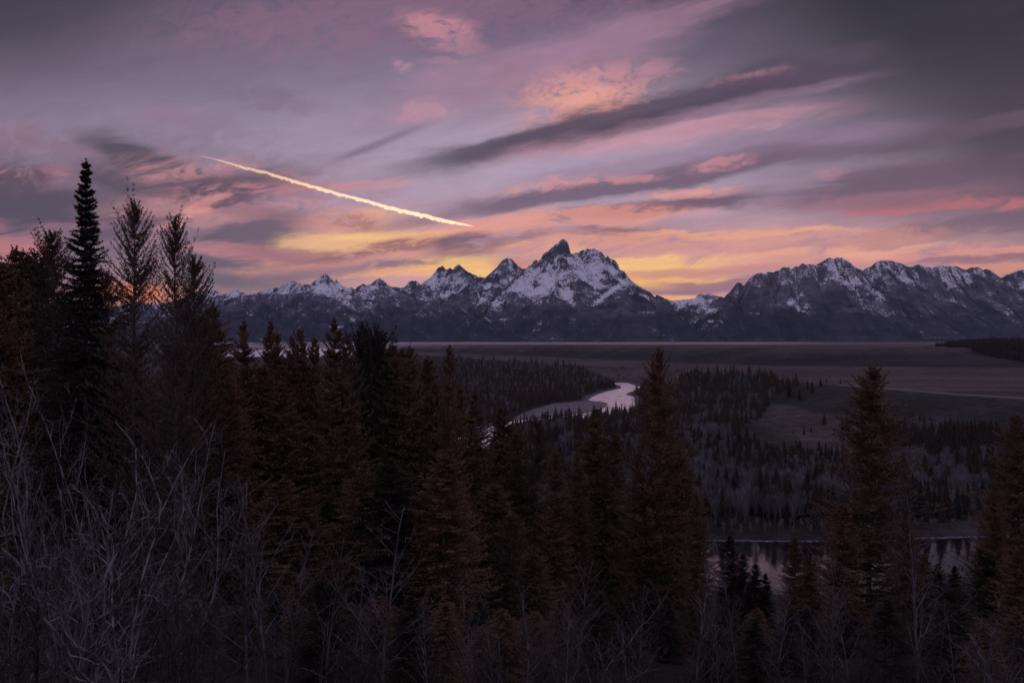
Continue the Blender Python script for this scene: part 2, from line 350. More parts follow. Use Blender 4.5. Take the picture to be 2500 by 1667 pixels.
SNOWFIELDS = [  # (px, py, half length, half width, tilt deg (rising to the right), amount) where snow lies deep or, negative, where cliffs are bare
 (1322,700,42,24,38,1.0),(1352,678,28,14,45,.7),(1378,712,14,22,-60,.8),(1395,738,34,7,-40,1.0),(1455,688,12,22,70,.8),(1440,668,26,16,20,.5),(1490,672,26,16,20,.55),
 (1460,735,42,7,38,.8),(1500,705,50,6,38,.7),(1410,650,30,20,0,.5),(1535,690,18,9,0,.6),(1270,700,14,18,60,.6),(1215,735,22,16,50,.7),(1180,728,16,16,0,.6),(1225,690,34,8,15,.6),
 (1120,690,26,14,-20,.7),(1055,700,20,14,-40,.6),(1040,725,18,12,0,.6),(1080,720,40,6,10,.6),(805,700,50,10,-8,.8),(830,726,28,12,-30,.8),(790,710,30,10,5,.7),(575,716,26,8,-10,.9),(525,722,20,10,0,.5),
 (900,705,24,12,40,.5),(860,780,22,8,-35,.8),(905,745,12,20,60,.6),(700,712,40,7,10,.5),(650,712,36,5,5,.5),(745,770,3,12,60,.9),(608,765,3,14,60,.9),
 (1700,735,56,9,0,.9),(1730,752,26,7,-30,.8),(1660,745,26,7,-25,.8),(1715,785,26,9,0,.45),
 (1838,735,7,34,-12,.7),(1945,728,9,28,-58,1.0),(1958,748,9,26,-65,.9),(1985,745,20,14,20,.5),(2062,682,26,22,-45,.55),(2090,720,30,10,-50,.5),(2125,690,24,16,-35,.95),(2150,725,11,28,-65,.9),
 (2205,680,28,9,-38,.95),(2165,655,20,14,-30,.5),(2370,686,14,6,-35,.9),(2300,653,30,6,-10,.7),(2020,650,40,16,0,.35),(1950,680,16,10,0,.5),(2310,700,10,30,-60,.4),
 (1380,605,16,34,70,-.08),(1810,740,30,50,0,-.5),(1890,720,26,60,0,-.6),(2020,760,60,50,0,-.5),(1355,690,8,30,20,-.5),(1232,670,22,12,0,-.35),(1500,770,150,30,0,-.35),(2250,720,50,40,0,-.35)]

def build_mountains():
    nc, nr = 2100, 460
    uu = np.linspace(-1.15, 1.15, nc); Ys = np.linspace(10300, 18300, nr)
    U, Y = np.meshgrid(uu, Ys); X = U * Y
    wx = 70 * fbm(X / 900, Y / 900, 3, 5); wy = 70 * fbm(X / 900, Y / 900, 3, 9)
    h = np.full(X.shape, -1e4); bs = np.zeros_like(X); bd = np.full(X.shape, 1e4); off = np.zeros_like(X)
    base_s = 0.0
    for ri, rdg in enumerate(RIDGES):
        pts, slope = rdg[0], rdg[1]; so_ = rdg[2] if len(rdg) > 2 else 0.0
        P = np.array([W(*p) for p in pts])
        for k in range(len(P) - 1):
            a, b = P[k], P[k + 1]
            reach = max(a[2], b[2]) / slope + 300
            cx0 = min(a[0], b[0]) - reach; cx1 = max(a[0], b[0]) + reach
            c0 = np.searchsorted(uu, min(cx0 / 10300, cx0 / 18300)); c1 = np.searchsorted(uu, max(cx1 / 10300, cx1 / 18300)) + 1
            r0 = max(0, np.searchsorted(Ys, min(a[1], b[1]) - reach)); r1 = np.searchsorted(Ys, max(a[1], b[1]) + reach) + 1
            if c1 <= c0 or r1 <= r0: continue
            sl = (slice(r0, r1), slice(c0, c1))
            dX, dY = b[0] - a[0], b[1] - a[1]; L2 = dX * dX + dY * dY + 1e-6
            x = X[sl]; y = Y[sl]
            t = np.clip(((x - a[0]) * dX + (y - a[1]) * dY) / L2, 0, 1)
            d0 = np.hypot(x - a[0] - t * dX, y - a[1] - t * dY)
            fade = sstep(40, 500, d0)
            xw = x + wx[sl] * fade; yw = y + wy[sl] * fade
            t = np.clip(((xw - a[0]) * dX + (yw - a[1]) * dY) / L2, 0, 1)
            d = np.hypot(xw - a[0] - t * dX, yw - a[1] - t * dY)
            zr = a[2] + t * (b[2] - a[2])
            hh = zr - slope * d * (1 - 0.22 * np.clip(d / 2500, 0, 1)) 
            s = base_s + t * math.sqrt(L2)
            m = hh > h[sl]
            h[sl] = np.where(m, hh, h[sl]); bs[sl] = np.where(m, s, bs[sl]); bd[sl] = np.where(m, d, bd[sl]); off[sl] = np.where(m, so_, off[sl])
            base_s += math.sqrt(L2)
        base_s += 5000
    floor = 72 + 60 * sstep(10300, 12500, Y)
    # ribs and gullies that run down the fall line, then rock roughness
    kk = np.clip(bd / 260, 0, 1); hi = np.clip((h - 150) / 900, 0, 1)
    g1 = ridged(bs / 430 + 0.4 * fbm(X / 500, Y / 500, 2, 3), bd / 1700, 3, 11)
    g2 = ridged(bs / 130 + 0.5 * fbm(X / 250, Y / 250, 2, 4), bd / 560, 3, 23)
    r1 = ridged(X / 620, Y / 620, 5, 41, 0.55)
    r2 = fbm(X / 95, Y / 95, 3, 77, 0.6)
    h0 = h.copy()
    h = h + kk * hi * (120 * g1 + 70 * g2 + 120 * (r1 - 0.2)) + r2 * 20 * hi * (0.35 + kk) - 175 * kk * hi
    # no side face may stand above the skyline behind it
    lowfade = sstep(0, 260, h - floor)
    z = np.where(h > floor, floor + (h - floor) * (0.55 + 0.45 * lowfade), floor)
    z = z + 6 * fbm(X / 300, Y / 300, 3, 6)
    zc = z.copy()
    # keep the traced skyline: columns whose silhouette is overshot are eased down above the trace
    PX = U * FP + 1250
    sky = np.full(nc, 0.0)
    allp = [np.interp(PX[0], *np.array(l).T, left=900, right=900) for l in (SKYLINE_A, SKYLINE_B, SKYLINE_C, SKYLINE_D, SKYLINE_E)]
    top = np.min(np.array(allp), 0)
    lim = CZ + (833 - top)[None, :] / FP * Y + 6
    over = z > lim
    z = np.where(over, lim - 2 * (1 - np.exp(-(z - lim) / 60.0)), z)
    # snow cover: height, hollows between the ribs, and the known snowfields
    PY = 833 - (z - CZ) / Y * FP
    hollow = -(g1 * 0.42 + g2 * 0.5 + (r1 - .2) * 0.55)
    alt = (z - 700) / 800.0
    right = sstep(1735, 1800, PX) * (Y < 14500)
    snow = np.clip(alt, -0.92, 0.9) * 0.75 + hollow * 0.85 + 0.33 - right * 0.26 + off * 0.52
    snow += 0.30 * fbm(X / 420, Y / 420, 4, 91) + 0.25 * fbm(X / 90, Y / 90, 3, 93)
    for (cx, cy, a, b, rot, amt) in SNOWFIELDS:
        c, s_ = math.cos(R(rot)), math.sin(R(rot))
        du = PX - cx; dv = -(PY - cy)
        e = ((du * c + dv * s_) / a) ** 2 + ((-du * s_ + dv * c) / b) ** 2
        if amt > 0: snow += amt * 1.25 * np.exp(-e * 0.9)
        else: snow += amt * np.exp(-e * 0.7)
    # steepness
    gy, gx = np.gradient(z); sy = gy / (Ys[1] - Ys[0]); sx = gx / (uu[1] - uu[0]) / Y
    steep = np.sqrt(sy ** 2 + sx ** 2)
    snow -= np.clip(steep - 1.0, 0, 1.6) * 0.45
    forest = sstep(0.3, -0.5, (z - 620) / 500.0 + 1.1 * fbm(X / 420, Y / 420, 4, 51) + np.clip(snow, -1, .6) * 0.35)
    V = np.stack([X, Y, z], -1).reshape(-1, 3)
    return mesh_np('mountains', V, grid_faces(nr, nc), MT['mountain'], smooth=False,
                   attrs={'snow': snow.ravel(), 'forest': forest.ravel(), 'along': bs.ravel(), 'down': bd.ravel()})

MT = {}
def make_mountain_mat():
    m, nt, b = mat_new('mountain_rock_and_snow')
    p = objpos(nt)
    q = nt.vmath('MULTIPLY', p, (1.0, 0.45, 0.8))
    fine = nt.noise(q, 1 / 34.0, 4, 0.7); fine2 = nt.noise(q, 1 / 190.0, 4, 0.62)
    g = nt.comb(nt.math('MULTIPLY', attr(nt, 'along'), 1 / 52.0), nt.math('MULTIPLY', attr(nt, 'down'), 1 / 300.0), nt.math('MULTIPLY', fine2, 0.8))
    gul = nt.noise(g, 1.0, 5, 0.72)
    sn = nt.math('ADD', attr(nt, 'snow'), nt.math('MULTIPLY_ADD', fine, 4.6, -2.3))
    sn = nt.math('ADD', sn, nt.math('MULTIPLY_ADD', fine2, 2.4, -1.2))
    sn = nt.math('ADD', sn, nt.math('MULTIPLY_ADD', gul, 5.6, -2.8))
    sf = nt.mapr(sn, 0.15, 1.0, 0.0, 1.0)
    rk = nt.mapr(nt.math('ADD', nt.math('MULTIPLY', fine2, 0.4), nt.math('MULTIPLY', gul, 0.6)), 0.38, 0.62, 0.0, 1.0)
    rock = nt.mix(rk, (0.040, 0.041, 0.058), (0.190, 0.182, 0.215))
    wood = nt.mix(rk, (0.009, 0.011, 0.018), (0.048, 0.048, 0.066))
    c = nt.mix(attr(nt, 'forest'), rock, wood)
    c = nt.mix(sf, c, (0.86, 0.86, 0.93))
    nt.put(b.inputs['Base Color'], c)
    bp = nt.n.new('ShaderNodeBump'); bp.inputs['Strength'].default_value = 1.0; bp.inputs['Distance'].default_value = 95.0
    nt.put(bp.inputs['Height'], nt.math('ADD', nt.math('MULTIPLY', fine, 0.5), nt.math('ADD', gul, nt.math('MULTIPLY', fine2, 1.2)))); nt.put(b.inputs['Normal'], bp.outputs[0])
    MT['mountain'] = m
make_mountain_mat()
if on('mountains'):
    tag(build_mountains(), kind='structure')

# ------------------------------------------------------------------ valley floor, benches, river
def px_poly(pts, z=0.0):
    out = []
    for px, py in pts:
        Y = (CZ - z) * FP / (py - 833.0); out.append(((px - 1250) / FP * Y, Y))
    return out
RIVER = [px_poly(p) for p in (
    [(1493,934.5),(1512,933.5),(1531,934),(1564,944),(1552,952),(1538,956),(1526,962),(1536,965),(1546,968),(1551,979),(1549,990),(1546,998),(1530,1010),(1500,1012),(1472,1013),(1440,1018),(1409,1021),(1350,1028),(1293,1036),(1240,1054),(1190,1085),(1150,1130),(1080,1150),
     (1040,1150),(1070,1100),(1120,1068),(1180,1045),(1252,1027),(1300,1022),(1350,1018),(1409,1010),(1440,1006),(1469,999),(1480,990),(1484,984),(1470,980),(1455,979),(1436,976),(1446,968),(1460,962),(1485,954),(1517,947),(1515,941)],
    [(300,1352),(900,1345),(1400,1330),(1740,1318),(1900,1320),(2150,1321),(2200,1316),(2240,1313),(2500,1305),(3300,1290),(3300,1440),(2500,1450),(1700,1450),(300,1500)],
    [(470,852),(640,848),(760,849),(840,851),(880,855),(905,862),(880,872),(800,869),(700,872),(560,870),(470,868)])]
RIMY_U = (np.array([-2500,300,700,860,900,1000,1100,1234,1400,1550,1650,1740,1800,1850,1900,1950,1990,2060,2150,2250,2350,2500,2800,4000]) - 1250) / FP
RIMY_V = np.array([9000,9000,8600,6000,3600,2900,2350,1950,1560,1370,1273,1200,1120,1060,1000,930,880,850,790,740,700,650,560,420])
FOOTY_V = np.array([9500,9500,9000,7000,4300,3500,3000,2700,2250,1950,1800,1700,1620,1580,1550,1540,1540,1520,1500,1480,1470,1450,1400,1300])
def seg_dist(X, Y, poly):
    """signed distance to a closed polygon, positive inside"""
    d = np.full(X.shape, 1e9); ins = np.zeros(X.shape, bool); n = len(poly)
    for k in range(n):
        (ax, ay), (bx, by) = poly[k], poly[(k + 1) % n]
        ex, ey = bx - ax, by - ay
        t = np.clip(((X - ax) * ex + (Y - ay) * ey) / (ex * ex + ey * ey + 1e-9), 0, 1)
        d = np.minimum(d, np.hypot(X - ax - t * ex, Y - ay - t * ey))
        c = ((ay > Y) != (by > Y)) & (X < (bx - ax) * (Y - ay) / (by - ay + 1e-12) + ax)
        ins ^= c
    return np.where(ins, d, -d)
def river_sdf(X, Y):
    s = np.full(np.shape(X), -1e9)
    for p in RIVER:
        xs = [q[0] for q in p]; ys = [q[1] for q in p]
        near = (X > min(xs) - 400) & (X < max(xs) + 400) & (Y > min(ys) - 400) & (Y < max(ys) + 400)
        if near.any():
            v_ = seg_dist(X[near], Y[near], p); s[near] = np.maximum(s[near], v_)
    return s
def slope_t(X, Y):
    return Y - 0.30 * np.clip(-X - 4, 0, 60) + 3.0 * fbm(X / 30, Y / 30, 2, 8)
def ground_z(X, Y, full=False):
    X = np.atleast_1d(np.asarray(X, float)); Y = np.atleast_1d(np.asarray(Y, float))
    Ys_ = np.maximum(Y, 1.0); U = np.clip(X / Ys_, -1.6, 1.6); rr = np.hypot(X, Y)
    U = np.where(Y < 20, np.clip(U, -1.6, 1.6), U)
    rim = np.interp(U, RIMY_U, RIMY_V); foot = np.interp(U, RIMY_U, FOOTY_V)
    ns = fbm(X / 120, Y / 120, 3, 61); nl = fbm(X / 420, Y / 420, 3, 62)
    gul = ridged(X / 90, Y / 260, 3, 64)
    t = rim - Y + (22 * ns + 10 * gul) * sstep(780, 1300, rim)
    apron = 260 + 90 * sstep(1700, 1950, U * FP + 1250)
    z = 2.2 + 0.8 * ns
    z = z + (32 - 2.2 - 7) * sstep(140, -5, t) + 7 * sstep(140 + apron, 80, t)
    t2 = foot - Y + 60 * nl + 25 * gul
    z = z + (72 - 32) * sstep(30, -190 - 0.03 * rim, t2)
    z = z + np.where(Y > foot, 5 * sstep(2500, 8500, Y), 0) + 1.2 * ns * sstep(900, 1500, Y)
    # the near hillside under the overlook
    tt = slope_t(X, Y)
    hill = (CZ - 1.7) - 0.42 * np.clip(tt, 0, 400) + 1.2 * fbm(X / 14, Y / 14, 3, 33) * sstep(4, 30, np.abs(Y))
    hw = np.where(Y < 215, hill, -10)
    sdf = river_sdf(X, Y)
    zf = np.maximum(z, hw)
    bank = np.where(sdf > 0, -np.minimum(sdf * 0.06, 1.2), -sdf * np.where(Y < 330, 0.14, 0.055) + 0.42 * np.clip(-sdf - 45, 0, None))
    zf = np.minimum(zf, np.where(sdf > -380, bank, 1e9))
    if full: return zf, dict(rim=rim, foot=foot, t=t, t2=t2, tt=tt, sdf=sdf, U=U)
    return zf

def build_ground():
    az_f = np.radians(np.concatenate([np.arange(-180, -50, 4.0), np.linspace(-50, 50, 1000), np.arange(54, 180, 4.0)]))
    rr = np.concatenate([[0.4], np.geomspace(1.5, 240, 130), np.geomspace(243, 1500, 330)[0:], np.geomspace(1506, 14200, 260)])
    A, Rr = np.meshgrid(az_f, rr); X = Rr * np.sin(A); Y = Rr * np.cos(A)
    z, k = ground_z(X.ravel(), Y.ravel(), True)
    X = X.ravel(); Y = Y.ravel()
    nz_ = fbm(X / 60, Y / 60, 4, 15); nb = fbm(X / 300, Y / 300, 3, 16)
    top = sstep(-60, -260, k['t2']) 
    scarp2 = sstep(40, 0, k['t2']) * (1 - top)
    bench = sstep(20, -15, k['t']) * (1 - scarp2) * (1 - top)
    scarp1 = sstep(150, 110, k['t']) * (1 - sstep(20, -15, k['t']))
    sage = np.clip(bench, 0, 1)
    PXX = k['U'] * FP + 1250
    apron = sstep(420, 330, k['t']) * (1 - sstep(150, 110, k['t'])) * sstep(1680, 1780, PXX)
    bar = np.maximum(sstep(-14, -3, k['sdf']) * 0.8, sstep(-3, 3, seg_dist(X, Y, px_poly([(1250,1024),(1300,1004),(1353,989),(1400,984),(1436,978),(1486,984),(1469,1001),(1409,1014),(1350,1020),(1293,1026)])))) * (Y > 330)
    pale = np.exp(-((k['t'] + 6) / 7.0) ** 2) * sstep(2030, 2060, PXX) * 0.9     # worn track along the rim
    forest = sstep(0, 500, Y - 9300 - 900 * fbm(X / 1500, Y / 700, 3, 18))
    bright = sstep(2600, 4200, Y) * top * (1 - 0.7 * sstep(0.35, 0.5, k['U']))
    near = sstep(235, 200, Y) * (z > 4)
    V = np.stack([X, Y, z], -1)
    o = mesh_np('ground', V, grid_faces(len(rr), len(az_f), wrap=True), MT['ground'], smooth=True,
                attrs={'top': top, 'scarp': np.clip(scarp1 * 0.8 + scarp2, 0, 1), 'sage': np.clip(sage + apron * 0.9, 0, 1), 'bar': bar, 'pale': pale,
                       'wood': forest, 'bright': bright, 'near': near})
    return tag(o, kind='structure')

def make_ground_mats():
    m, nt, b = mat_new('sage_and_grass')
    p = objpos(nt)
    n1 = nt.noise(p, 1 / 9.0, 5, 0.65); n2 = nt.noise(nt.vmath('MULTIPLY', p, (0.25, 1.0, 1.0)), 1 / 70.0, 5, 0.62); n3 = nt.noise(p, 1 / 260.0, 3)
    f12 = nt.mapr(nt.math('ADD', nt.math('MULTIPLY', n1, 0.45), nt.math('MULTIPLY', n2, 0.55)), 0.40, 0.60, 0.0, 1.0)
    flood = nt.mix(f12, (0.014, 0.012, 0.013), (0.044, 0.036, 0.036))
    sage = nt.mix(f12, (0.028, 0.022, 0.024), (0.100, 0.077, 0.076))
    sage = nt.mix(nt.mapr(n2, 0.66, 0.72, 0.0, 0.6), sage, (0.24, 0.185, 0.165))
    scarp = nt.mix(f12, (0.015, 0.015, 0.016), (0.040, 0.036, 0.035))
    topc = nt.mix(f12, (0.038, 0.031, 0.034), (0.10, 0.080, 0.084))
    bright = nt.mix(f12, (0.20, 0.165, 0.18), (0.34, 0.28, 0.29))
    c = nt.mix(attr(nt, 'sage'), flood, sage)
    c = nt.mix(attr(nt, 'scarp'), c, scarp)
    c = nt.mix(attr(nt, 'top'), c, topc)
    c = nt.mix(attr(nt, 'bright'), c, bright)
    c = nt.mix(attr(nt, 'pale'), c, (0.17, 0.14, 0.132))
    c = nt.mix(attr(nt, 'bar'), c, nt.mix(n1, (0.085, 0.073, 0.085), (0.20, 0.17, 0.19)))
    c = nt.mix(attr(nt, 'wood'), c, (0.035, 0.034, 0.042))
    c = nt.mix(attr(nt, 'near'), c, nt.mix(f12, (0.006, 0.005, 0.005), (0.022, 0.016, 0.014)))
    nt.put(b.inputs['Base Color'], c)
    bp = nt.n.new('ShaderNodeBump'); bp.inputs['Strength'].default_value = 0.7; bp.inputs['Distance'].default_value = 1.5
    nt.put(bp.inputs['Height'], f12); nt.put(b.inputs['Normal'], bp.outputs[0])
    MT['ground'] = m
    m, nt, b = mat_new('river_water')
    b.inputs['Roughness'].default_value = 0.09
    b.inputs['Specular IOR Level'].default_value = 0.5
    b.inputs['IOR'].default_value = 1.9
    p = objpos(nt)
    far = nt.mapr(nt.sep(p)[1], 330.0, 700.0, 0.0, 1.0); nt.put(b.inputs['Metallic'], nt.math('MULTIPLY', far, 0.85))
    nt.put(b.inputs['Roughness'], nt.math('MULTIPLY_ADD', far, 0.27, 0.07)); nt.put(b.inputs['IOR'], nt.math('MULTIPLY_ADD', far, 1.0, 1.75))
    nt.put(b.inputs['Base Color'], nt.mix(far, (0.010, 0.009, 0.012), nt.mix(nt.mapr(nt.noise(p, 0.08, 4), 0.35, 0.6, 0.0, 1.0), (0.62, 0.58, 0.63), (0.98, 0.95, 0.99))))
    w = nt.noise(nt.vmath('MULTIPLY', p, (1.0, 0.35, 1.0)), 0.55, 3, 0.6); w2 = nt.noise(p, 0.05, 3, 0.6)
    bp = nt.n.new('ShaderNodeBump'); bp.inputs['Strength'].default_value = 0.5; bp.inputs['Distance'].default_value = 0.25
    nt.put(bp.inputs['Distance'], nt.math('MULTIPLY_ADD', far, 1.3, 0.10))
    nt.put(bp.inputs['Height'], nt.math('MULTIPLY', w, nt.mapr(w2, 0.35, 0.65, 0.3, 1.6))); nt.put(b.inputs['Normal'], bp.outputs[0])
    MT['water'] = m
    m, nt, b = mat_new('shore_ice')
    p = objpos(nt)
    nt.put(b.inputs['Base Color'], nt.mix(nt.mapr(nt.noise(p, 0.6, 4), 0.4, 0.6, 0.0, 1.0), (0.02, 0.02, 0.03), (0.17, 0.18, 0.22)))
    b.inputs['Roughness'].default_value = 0.4
    MT['ice'] = m
make_ground_mats()
if on('ground'):
    build_ground()
    gx = np.linspace(-2600, 1500, 60); gy = np.geomspace(205, 9600, 90)
    GX, GY = np.meshgrid(gx, gy)
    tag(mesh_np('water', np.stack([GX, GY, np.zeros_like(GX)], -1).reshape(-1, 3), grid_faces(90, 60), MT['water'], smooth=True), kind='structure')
    # rim of shore ice along the far bank of the near reach
    def ice_strip(pts, w0):
        P = []; rg = np.random.RandomState(3)
        line = px_poly(pts); xs = [q[0] for q in line]; ys = [q[1] for q in line]
        X = np.arange(xs[0], xs[-1], 0.8); Yc = np.interp(X, xs, ys)
        w = w0 * (0.55 + 0.9 * np.clip(fbm(X / 6, X * 0, 4, 5) + 0.45, 0, 1.5)); f = Yc + 1.0
        fr = Yc - w
        for zz, yy in ((0.10, f), (0.11, f * 0.5 + fr * 0.5), (0.02, fr)): P.append(np.stack([X, yy, np.full_like(X, zz)], -1))
        V = np.concatenate(P); return tag(mesh_np('shore_ice', V, grid_faces(3, len(X)), MT['ice'], smooth=True), kind='structure')
    ice_strip([(1600,1321.5),(1740,1318),(1900,1320),(2015,1320.5)], 1.3)
    ice_strip([(2090,1321),(2150,1321),(2200,1316),(2240,1313),(2500,1305),(2700,1300)], 1.7)

# ------------------------------------------------------------------ trees
def make_tree_mats():
    def foliage(name, c0, c1, c2):
        m, nt, b = mat_new(name)
        tc = nt.n.new('ShaderNodeTexCoord').outputs['Object']
        oi = nt.n.new('ShaderNodeObjectInfo').outputs['Random']
        n = nt.noise(tc, 0.9, 4, 0.6); n2 = nt.noise(tc, 9.0, 2, 0.5)
        f = nt.mapr(nt.math('ADD', nt.math('MULTIPLY', n, 0.6), nt.math('MULTIPLY', n2, 0.4)), 0.36, 0.64, 0.0, 1.0)
        c = nt.mix(f, c0, c1)
        c = nt.mix(nt.math('MULTIPLY', oi, 0.65), c, c2)
        nt.put(b.inputs['Base Color'], c); b.inputs['Roughness'].default_value = 0.85
        b.inputs['Specular IOR Level'].default_value = 0.12
        MT[name] = m
    foliage('needles_spruce', (0.020, 0.019, 0.016), (0.056, 0.044, 0.034), (0.036, 0.026, 0.022))
    foliage('needles_fir', (0.070, 0.041, 0.027), (0.212, 0.120, 0.073), (0.110, 0.078, 0.050))
    foliage('needles_larch', (0.045, 0.030, 0.024), (0.140, 0.085, 0.058), (0.075, 0.052, 0.038))
    foliage('needles_valley', (0.018, 0.017, 0.017), (0.050, 0.044, 0.042), (0.060, 0.038, 0.032))
    def bark(name, c0, c1, sc):
        m, nt, b = mat_new(name)
        tc = nt.n.new('ShaderNodeTexCoord').outputs['Object']
        n = nt.noise(nt.vmath('MULTIPLY', tc, (1, 1, 0.4)), sc, 4, 0.65)
        oi = nt.n.new('ShaderNodeObjectInfo').outputs['Random']
        c = nt.mix(nt.mapr(n, 0.38, 0.62, 0.0, 1.0), c0, c1)
        c = nt.mix(nt.math('MULTIPLY', oi, 0.5), c, tuple(v_ * 0.6 for v_ in c0))
        nt.put(b.inputs['Base Color'], c); MT[name] = m
    bark('bark_conifer', (0.045, 0.038, 0.038), (0.13, 0.115, 0.12), 3.0)
    bark('bark_aspen', (0.048, 0.041, 0.044), (0.165, 0.147, 0.156), 5.0)
    bark('bark_willow', (0.038, 0.034, 0.038), (0.25, 0.225, 0.245), 6.0)
    bark('twigs_red', (0.055, 0.030, 0.032), (0.13, 0.075, 0.078), 6.0)
    bark('bark_shaded', (0.018, 0.016, 0.018), (0.072, 0.063, 0.070), 5.0)  # darker bark copy: dimming toward the bottom of the view put into its colour
    bark('bark_cottonwood', (0.085, 0.078, 0.088), (0.27, 0.25, 0.275), 2.0)
make_tree_mats()

def norm(v): return v / (np.linalg.norm(v, axis=-1, keepdims=True) + 1e-9)
def tubes(paths, radii, sides=4):
    """paths (B, n, 3), radii (B, n) -> verts, faces of open tapered tubes"""
    B, n, _ = paths.shape
    t = norm(np.gradient(paths, axis=1))
    ref = np.where(np.abs(t[..., 2:3]) > 0.85, np.array([1.0, 0.1, 0]), np.array([0, 0, 1.0]))
    a = norm(np.cross(t, ref)); b = np.cross(t, a)
    ang = np.arange(sides) * 2 * math.pi / sides
    V = paths[:, :, None, :] + radii[:, :, None, None] * (np.cos(ang)[None, None, :, None] * a[:, :, None, :] + np.sin(ang)[None, None, :, None] * b[:, :, None, :])
    idx = np.arange(B * n * sides).reshape(B, n, sides)
    nx = np.roll(idx, -1, axis=2)
    F = np.stack([idx[:, :-1], nx[:, :-1], nx[:, 1:], idx[:, 1:]], -1).reshape(-1, 4)
    return V.reshape(-1, 3), F
def join(parts):
    off = 0; VV = []; FF = []
    for V, F in parts:
        VV.append(V); FF.append(F + off); off += len(V)
    return np.concatenate(VV), np.concatenate(FF)

def conifer_arrays(seed, H, prof, nb, droop, tip, tuft=1.0, h0=0.04, npt=8, open_=0.0, knob=3):
    """returns wood (V,F) and foliage (V,F) of a conifer of height H with base at the origin.
    prof: crown half width as a fraction of H against relative height."""
    r = np.random.RandomState(seed)
    zt = np.linspace(0, 1, 14)
    bend = 0.004 * H * np.stack([np.sin(zt * 5 + seed), np.cos(zt * 4 + seed * 2), zt * 0], -1)
    tp = np.stack([zt * 0, zt * 0, zt * H], -1) + bend
    tr = 0.0095 * H * (1 - zt) ** 0.8 + 0.012
    wood = [tubes(tp[None], tr[None], 7)]
    hr = h0 + (1 - h0) * (1 - (1 - np.sort(r.rand(nb))) ** 1.0) * 0.985
    # whorls
    hr = np.clip(np.round(hr * H / 0.42) * 0.42 / H + (r.rand(nb) - 0.5) * 0.16 / H, h0, 0.985)
    az = r.rand(nb) * 2 * math.pi
    L = H * np.interp(hr, prof[0], prof[1]) * ((0.74 + 0.34 * r.rand(nb)) if open_ > 0.8 else (0.58 + 0.56 * r.rand(nb))) * (1 + 0.16 * np.sin(az * 3 + hr * 21 + seed))
    L = np.where(r.rand(nb) < 0.08, L * 1.15, L)
    L = np.maximum(L, 0.10)
    e0 = R(1) * (np.interp(hr, [0, 0.5, 0.85, 1], droop) + 9 * r.randn(nb))
    s = np.linspace(0, 1, npt)
    ca_, sa_ = np.cos(az), np.sin(az)
    hd = s[None] * L[:, None]
    zz = np.tan(e0)[:, None] * hd + (tip + 0.10 * r.randn(nb))[:, None] * L[:, None] * s[None] ** 2.2
    wob = 0.03 * L[:, None] * np.cumsum(r.randn(nb, npt), 1) * 0.5
    bx = ca_[:, None] * hd - sa_[:, None] * wob; by = sa_[:, None] * hd + ca_[:, None] * wob
    base = np.stack([np.interp(hr, zt, tp[:, 0]), np.interp(hr, zt, tp[:, 1]), hr * H], -1)
    P = base[:, None, :] + np.stack([bx, by, zz], -1)
    br = (0.006 + 0.010 * L[:, None]) * (1 - 0.85 * s[None])
    wood.append(tubes(P, br, 3))
    # twigs on both sides of each branch
    T = norm(np.gradient(P, axis=1)); side = norm(np.cross(T, np.array([0, 0, 1.0])))
    rep = 2
    q0 = 1
    Pb = np.repeat(P[:, q0:], rep * 2, axis=1); Tb = np.repeat(T[:, q0:], rep * 2, axis=1); Sb = np.repeat(side[:, q0:], rep * 2, axis=1)
    n = Pb.shape[1]; sgn = np.tile(np.array([1, -1]), n // 2)[None, :, None]
    Pb = Pb + Tb * (r.rand(nb, n, 1) - 0.5) * (L[:, None, None] / npt)
    ss = np.repeat(s[q0:], rep * 2)[None, :, None]
    tl = (0.04 + 0.05 * np.minimum(L[:, None, None], 1.5) + 0.30 * (1 - 0.72 * ss) * np.minimum(L[:, None, None], 3.0) * (0.45 + 0.85 * r.rand(nb, n, 1))) * (1 - open_ * 0.15)
    D = norm(Tb * (0.75 + 0.3 * r.rand(nb, n, 1)) + Sb * sgn * (0.75 + 0.3 * r.rand(nb, n, 1)) + np.array([0, 0, 1.0]) * (r.randn(nb, n, 1) * 0.28 + tip * 0.6 + (0.25 if open_ else -0.10)))
    keep = r.rand(nb, n) < (1 - open_ * 0.15)
    Pb = Pb[keep]; D = D[keep]; tl = tl[keep][:, 0]
    # each twig: `knob` needle tufts strung along it
    K = knob; k = (np.arange(K) + 0.5) / K
    c = Pb[:, None] + D[:, None] * (tl[:, None, None] * k[None, :, None])
    c = c + r.randn(*c.shape) * 0.03
    d = norm(D[:, None] + 0.38 * r.randn(*c.shape))
    ln = (tl[:, None] / K * 0.8 + 0.05 * tuft) * (0.7 + 0.6 * r.rand(*c.shape[:2]))
    wd = (0.028 + 0.020 * r.rand(*c.shape[:2])) * tuft * (1.25 - 0.4 * k[None])
    c = c.reshape(-1, 3); d = d.reshape(-1, 3); ln = ln.ravel(); wd = wd.ravel()
    # needle tufts up the bare leader
    nl = 64; zl = H * (0.955 + 0.045 * r.rand(nl)); al_ = r.rand(nl) * 6.28
    cl = np.stack([np.interp(zl / H, zt, tp[:, 0]), np.interp(zl / H, zt, tp[:, 1]), zl], -1)
    dl = norm(np.stack([np.cos(al_), np.sin(al_), 1.1 + 0 * al_], -1)); ll = 0.05 + 0.05 * r.rand(nl) + 0.08 * (H - zl)
    c = np.concatenate([c, cl + dl * ll[:, None] * 0.5]); d = np.concatenate([d, dl]); ln = np.concatenate([ln, ll]); wd = np.concatenate([wd, np.full(nl, 0.030)])
    w = norm(np.cross(d, norm(r.randn(len(d), 3))))
